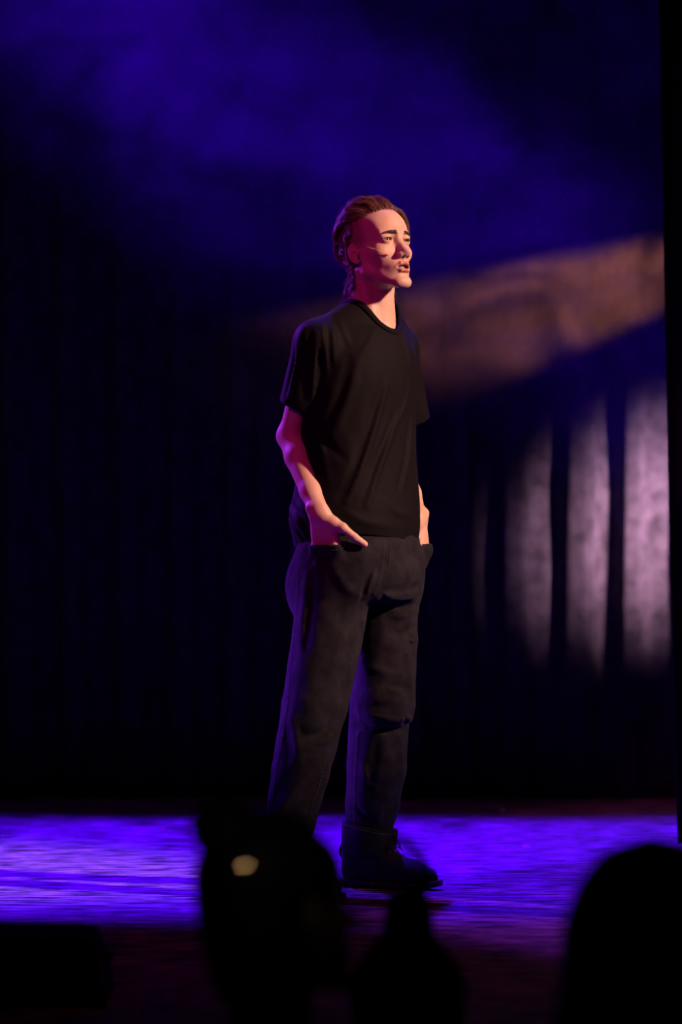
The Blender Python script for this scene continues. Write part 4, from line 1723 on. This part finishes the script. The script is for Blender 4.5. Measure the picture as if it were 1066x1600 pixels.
def seated_person(label, px, py, d, theta, pitch=0.0, roll=0.0, scale=1.0, hair='short', shoulder=.17, lean=(0, 0), step=.006):
    """px,py: where the head centre (eye level, over the ears) stands in the photograph; d: distance from the camera.
    theta: facing, turned from the camera towards screen right (180 = facing the stage)"""
    y = d - 10
    c = world(px, py, y)
    A = frame(theta, pitch, roll)
    A32 = A.astype(F32)
    c32 = c.astype(F32)
    k = F32(scale)
    th = frame(180)
    root = thing('person', label, 'person', 'audience members seen in silhouette')
    nape = c + A @ V(0, -.024, -.06) * scale
    base = V(c[0] + lean[0], c[1] + lean[1], c[2] - .225 * scale)
    L, Fw = th[:, 0], th[:, 1]

    def body(P):
        P = P.astype(F32)
        q = ((P - c32) @ A32) / k
        h = head_sdf(q, False) * k
        n = rcone(P, nape, base, .052 * scale, .058 * scale)
        d_ = smin(h, n, .02)
        sh1 = base - L * shoulder + V(0, 0, -.045)
        sh2 = base + L * shoulder + V(0, 0, -.045)
        d_ = smin(d_, rcone(P, base + V(0, 0, -.02), sh1, .050, .052), .04)
        d_ = smin(d_, rcone(P, base + V(0, 0, -.02), sh2, .050, .052), .04)
        d_ = smin(d_, ell(P, base + V(0, 0, -.26), (shoulder * .92, .115, .27)), .05)
        hip = base + V(0, -.02, -.56)
        d_ = smin(d_, ell(P, hip, (.18, .14, .12)), .05)
        for s_, S1 in ((-1, sh1), (1, sh2)):
            el = S1 + V(s_ * .015, .06, -.28)
            wr = el + V(-s_ * .08, .22, -.03)
            d_ = smin(d_, chain(P, [S1, el, wr], (.048, .038, .028), .02), .02)
            d_ = smin(d_, ell(P, wr + V(-s_ * .02, .07, -.01), (.035, .055, .02)), .015)
            kn = hip + V(s_ * .12, .42, .02)
            d_ = smin(d_, chain(P, [hip + V(s_ * .09, .03, 0), kn, kn + V(0, .03, -.40)], (.085, .062, .045), .02), .03)
            ft = kn + V(0, .03, -.42)
            d_ = smin(d_, rcone(P, ft, ft + V(0, .14, -.02), .038, .032), .02)
        return d_
    st = step
    v, f = sculpt(body, grid_axis([(c[0] - .33, c[0] + .33, st)]), grid_axis([(c[1] - .25, c[1] + .75, st)]),
                  grid_axis([(-.72, c[2] - .35, st * 2), (c[2] - .35, c[2] + .14, st)]))
    # skin above the collar, clothing below
    link_mesh('body', v, f, M_askin, root)

    def cloth(P):
        P = P.astype(F32)
        q = ((P - base.astype(F32)))
        dd = body(P) - .010
        col = .010 - .25 * q[:, 1]
        return smax(dd, P[:, 2] - F32(base[2] + .012), .008)
    v, f = sculpt(cloth, grid_axis([(c[0] - .35, c[0] + .35, st * 1.3)]), grid_axis([(c[1] - .27, c[1] + .50, st * 1.3)]),
                  grid_axis([(base[2] - .62, base[2] + .03, st * 1.3)]))
    link_mesh('sweater', v, f, M_acloth, root)
    toW = lambda q: c + A @ (np.asarray(q, float) * scale)

    def hairmass(P):
        P = P.astype(F32)
        q = ((P - c32) @ A32) / k
        d_ = ell(q, (0, -.020, .034), (.086, .096, .092))
        if hair in ('bun', 'short', 'messy'):
            # keep the face, ears and neck free
            d_ = smin(d_, ell(q, (0, -.055, -.020), (.066, .055, .060)), .03)
            face = ell(q, (0, .085, -.030), (.070, .062, .090))
            d_ = smax(d_, -face, .015)
            d_ = smax(d_, (-.14 if hair == 'bun' else -.075) - q[:, 2], .02)
        if hair == 'bun':
            b = ell(q, BUN[0], BUN[1])
            b = b - .004 * np.sin(q[:, 0] * 90 + 3 * np.sin(q[:, 2] * 60)) * np.cos(q[:, 2] * 80)
            d_ = smin(d_, b, .006)
            d_ = smin(d_, ell(q, (0, -.040, -.070), (.080, .060, .085)), .03)
        if hair == 'messy':
            d_ = smin(d_, rcone(q, V(.0, -.02, .10), V(-.002, -.02, .150), .040, .036), .008)
            d_ = smin(d_, rcone(q, V(-.016, -.02, .15), V(-.026, -.02, .196), .016, .005), .008)
            d_ = smin(d_, rcone(q, V(.016, -.02, .15), V(.022, -.02, .190), .014, .005), .008)
        if hair == 'long':
            d_ = smin(d_, ell(q, (0, -.030, -.02), (.098, .082, .125)), .04)
            d_ = smin(d_, ell(q, (0, -.035, -.150), (.112, .075, .130)), .06)
            face = ell(q, (0, .100, -.040), (.060, .066, .100))
            d_ = smax(d_, -face, .02)
        d_ = d_ - .0022 * np.sin(q[:, 0] * 130 + 4 * q[:, 2]) * np.cos(q[:, 1] * 70)
        return d_ * k
    v, f = sculpt(hairmass, grid_axis([(c[0] - .20, c[0] + .20, .004)]), grid_axis([(c[1] - .20, c[1] + .20, .004)]),
                  grid_axis([(c[2] - .32, c[2] + .24, .004)]))
    hr = link_mesh('hair', v, f, M_ahair, root)
    return root, hr, toW, c


BUN = ((-.010, -.080, .104), (.048, .048, .046))
# facing right and away: theta between 90 (screen right) and 180 (to the stage)
p1, hair1, toW1, c1 = seated_person('audience member with a high round bun, glinting hair clip, left of the performer\'s feet',
                                    438, 1412, 4.8, 128, 4, -4, .96, 'bun', .160, (-.01, 0))
tag(hair1, 'dark hair gathered in a round bun')
# small brass clip in the hair below the bun
M_brass = simple('polished_brass', (.95, .66, .36), .22, metal=1.0)
cp = world(382, 1353, -5.2)


def clip_at():
    # slide forward along the sight line until the hair is met, then sit proud of it
    dr = (cp - CAM) / np.linalg.norm(cp - CAM)
    bvh_p = None
    me = hair1.data
    from mathutils.bvhtree import BVHTree
    bt = BVHTree.FromPolygons([vv.co for vv in me.vertices], [tuple(p.vertices) for p in me.polygons])
    hit = bt.ray_cast(Vector(CAM), Vector(dr))
    return np.array(hit[0]) if hit[0] else cp, dr


cpos, cdr = clip_at()
# clip plate leans so that it mirrors the added glint spot
lamp = V(.9, -12.5, 3.2)
nrm_ = (lamp - cpos) / np.linalg.norm(lamp - cpos) + (CAM - cpos) / np.linalg.norm(CAM - cpos)
nrm_ /= np.linalg.norm(nrm_)
ax_ = np.cross(V(0, 0, 1), nrm_)
ax_ /= np.linalg.norm(ax_)
up_ = np.cross(nrm_, ax_)
Rc = np.stack([ax_, nrm_, up_], 1)
v, f = box_geo(cpos + nrm_ * .003, (.012, .003, .005), Rc)
clip = link_mesh('hair_clip', v, f, M_brass, p1, smooth=False)
md = clip.modifiers.new('round', 'BEVEL')
md.width = .0012
md.segments = 3
tag(clip, 'small shiny brass hair clip')
v, f = tube_geo([cpos + ax_ * -.012 + nrm_ * .001, cpos + nrm_ * .002, cpos + ax_ * .014 + nrm_ * .001], .0014, 8)
link_mesh('clip_pin', v, f, M_brass, clip)

p2, hair2, toW2, c2 = seated_person('audience member with messy topknot, low in the middle, below the performer\'s front boot',
                                    640, 1584, 5.8, 172, 4, 0, 1.0, 'messy', .150, (0, 0))
tag(hair2, 'dark hair in a loose messy topknot with a stray lock')
# a stray looping lock above the topknot
y2 = -4.2
lp = smooth_path([world(640, 1400, y2), world(664, 1385, y2 + .01), world(668, 1362, y2 + .01), world(652, 1335, y2), world(628, 1313, y2 - .01), world(612, 1312, y2 - .01)], 30)
v, f = tube_geo(lp, np.linspace(.0085, .0050, 30), 6)
v2, f2 = tube_geo(smooth_path([world(628, 1400, y2), world(640, 1388, y2), world(662, 1372, y2), world(668, 1352, y2)], 20), np.linspace(.0070, .0040, 20), 6)
v, f = merge((v, f), (v2, f2))
link_mesh('stray_lock', v, f, M_ahair, p2)

p3, hair3, toW3, c3 = seated_person('audience member with a broad rounded head of long hair at the lower right',
                                    1016, 1487, 4.8, 180, 0, 3, 1.12, 'long', .165, (0, 0))
tag(hair3, 'long dark hair falling to the shoulders')


# ================================================================== black stage monitor at the stage edge, lower left
mon = thing('stage_monitor', 'black wedge-shaped floor speaker at the front stage edge, cut off at the lower left', 'speaker')
M_cab = simple('speaker_cabinet_paint', (.012, .012, .013), .75, noise=(40, .3), bump=(300, .3, .001))
ym = -2.55
a_ = world(146, 1455, ym)
wz = a_[2]
prof2 = [(0.0, 0.0), (0.34, 0.0), (0.34, .055), (.14, wz + .0), (.02, wz - .012), (0, wz - .05)]
xr = a_[0]
vs, fs = [], []
for xi, x in enumerate((xr - .52, xr)):
    for (yy, zz) in prof2:
        t = zz / wz
        vs.append((x + (.022 * (1 - t) if xi else -.022 * (1 - t)), ym + yy, zz * (1.0 if xi else .965)))
n6 = len(prof2)
fs = [tuple(range(n6))[::-1], tuple(range(n6, 2 * n6))]
for i in range(n6):
    j = (i + 1) % n6
    fs.append((i, j, n6 + j, n6 + i))
cab = link_mesh('cabinet', vs, fs, M_cab, mon, smooth=False)
md = cab.modifiers.new('edge', 'BEVEL')
md.width = .003
md.segments = 2
# grille on the sloping face turned upstage, and side handle
M_gr = simple('black_grille', (.02, .02, .02), .6, metal=.6, bump=(900, .8, .001))
p0 = V(0, prof2[2][0], prof2[2][1])
p1_ = V(0, prof2[3][0], prof2[3][1])
mid = (p0 + p1_) / 2
dirv = (p1_ - p0) / np.linalg.norm(p1_ - p0)
nn_ = np.cross(dirv, V(1, 0, 0))
if nn_[2] < 0:
    nn_ = -nn_
Rg = np.stack([V(1, 0, 0), dirv, nn_], 1)
v, f = box_geo(V(xr - .26, ym, 0) + mid + nn_ * .004, (.46, np.linalg.norm(p1_ - p0) * .88, .006), Rg)
link_mesh('grille', v, f, M_gr, mon, smooth=False)
v, f = tube_geo([V(xr + .010, ym + .10, .085), V(xr + .026, ym + .11, .085), V(xr + .026, ym + .19, .085), V(xr + .010, ym + .20, .085)], .006, 8)
link_mesh('handle', v, f, M_cab, mon)


# ================================================================== scraps of torn paper on the stage
M_paper = simple('torn_paper', (.90, .84, .86), .8, noise=(80, .1))
M_petal = simple('rose_paper', (.75, .28, .26), .8, noise=(80, .1))


for pm in (M_paper, M_petal):
    # thin paper lets the backlight through
    nt_ = pm.node_tree
    out_ = nt_.nodes['Material Output']
    tr_ = nd(nt_, 'ShaderNodeBsdfTranslucent')
    tr_.inputs['Color'].default_value = (.85, .75, .80, 1) if pm is M_paper else (.9, .35, .35, 1)
    mx_ = nd(nt_, 'ShaderNodeMixShader')
    mx_.inputs['Fac'].default_value = .55
    nt_.links.new(nt_.nodes['Principled BSDF'].outputs[0], mx_.inputs[1])
    nt_.links.new(tr_.outputs[0], mx_.inputs[2])
    nt_.links.new(mx_.outputs[0], out_.inputs['Surface'])


def scrap(label, px, py, w_, dpt, seed, material, rot=0.0):
    r = random.Random(seed)
    s = (0 - .9) / ((843 - py) / 6060.0)      # distance where the sight line meets the floor
    c = V((px - 533) / 6060.0 * s, s - 10, 0)
    N = 13
    top, bot = [], []
    for i in range(N):
        t = 2 * math.pi * i / N
        rr = r.uniform(.6, 1.1)
        x, y = math.cos(t) * w_ / 2 * rr, math.sin(t) * dpt / 2 * rr
        x, y = x * math.cos(rot) - y * math.sin(rot), x * math.sin(rot) + y * math.cos(rot)
        z = .002 + .007 * max(0, math.sin(t)) * r.uniform(.6, 1.3)
        top.append((c[0] + x, c[1] + y, z + .0003))
        bot.append((c[0] + x, c[1] + y, z))
    vs = top + bot + [(c[0], c[1], .0033), (c[0], c[1], .0030)]
    fs = []
    for i in range(N):
        j = (i + 1) % N
        fs += [(i, j, 2 * N), (N + j, N + i, 2 * N + 1), (i, N + i, N + j, j)]
    o = link_mesh('paper_scrap', vs, fs, material, smooth=False)
    return tag(o, label, 'paper scrap', 'paper scraps on the stage floor')


scrap('crumpled pale scrap of torn paper in front of the boot, nearest to the audience', 720, 1416, .050, .050, 3, M_paper)
scrap('small pale scrap lying upstage between the performer and the lit drape', 785, 1268, .022, .06, 5, M_paper)
scrap('thin pale scrap on the violet floor, right of the performer', 823, 1325, .034, .045, 8, M_paper, .2)
scrap('reddish scrap at the upstage edge of the violet light, left side', 255, 1298, .014, .045, 9, M_petal)
scrap('reddish scrap farthest upstage at the left, by the drape', 194, 1256, .030, .07, 12, M_petal)
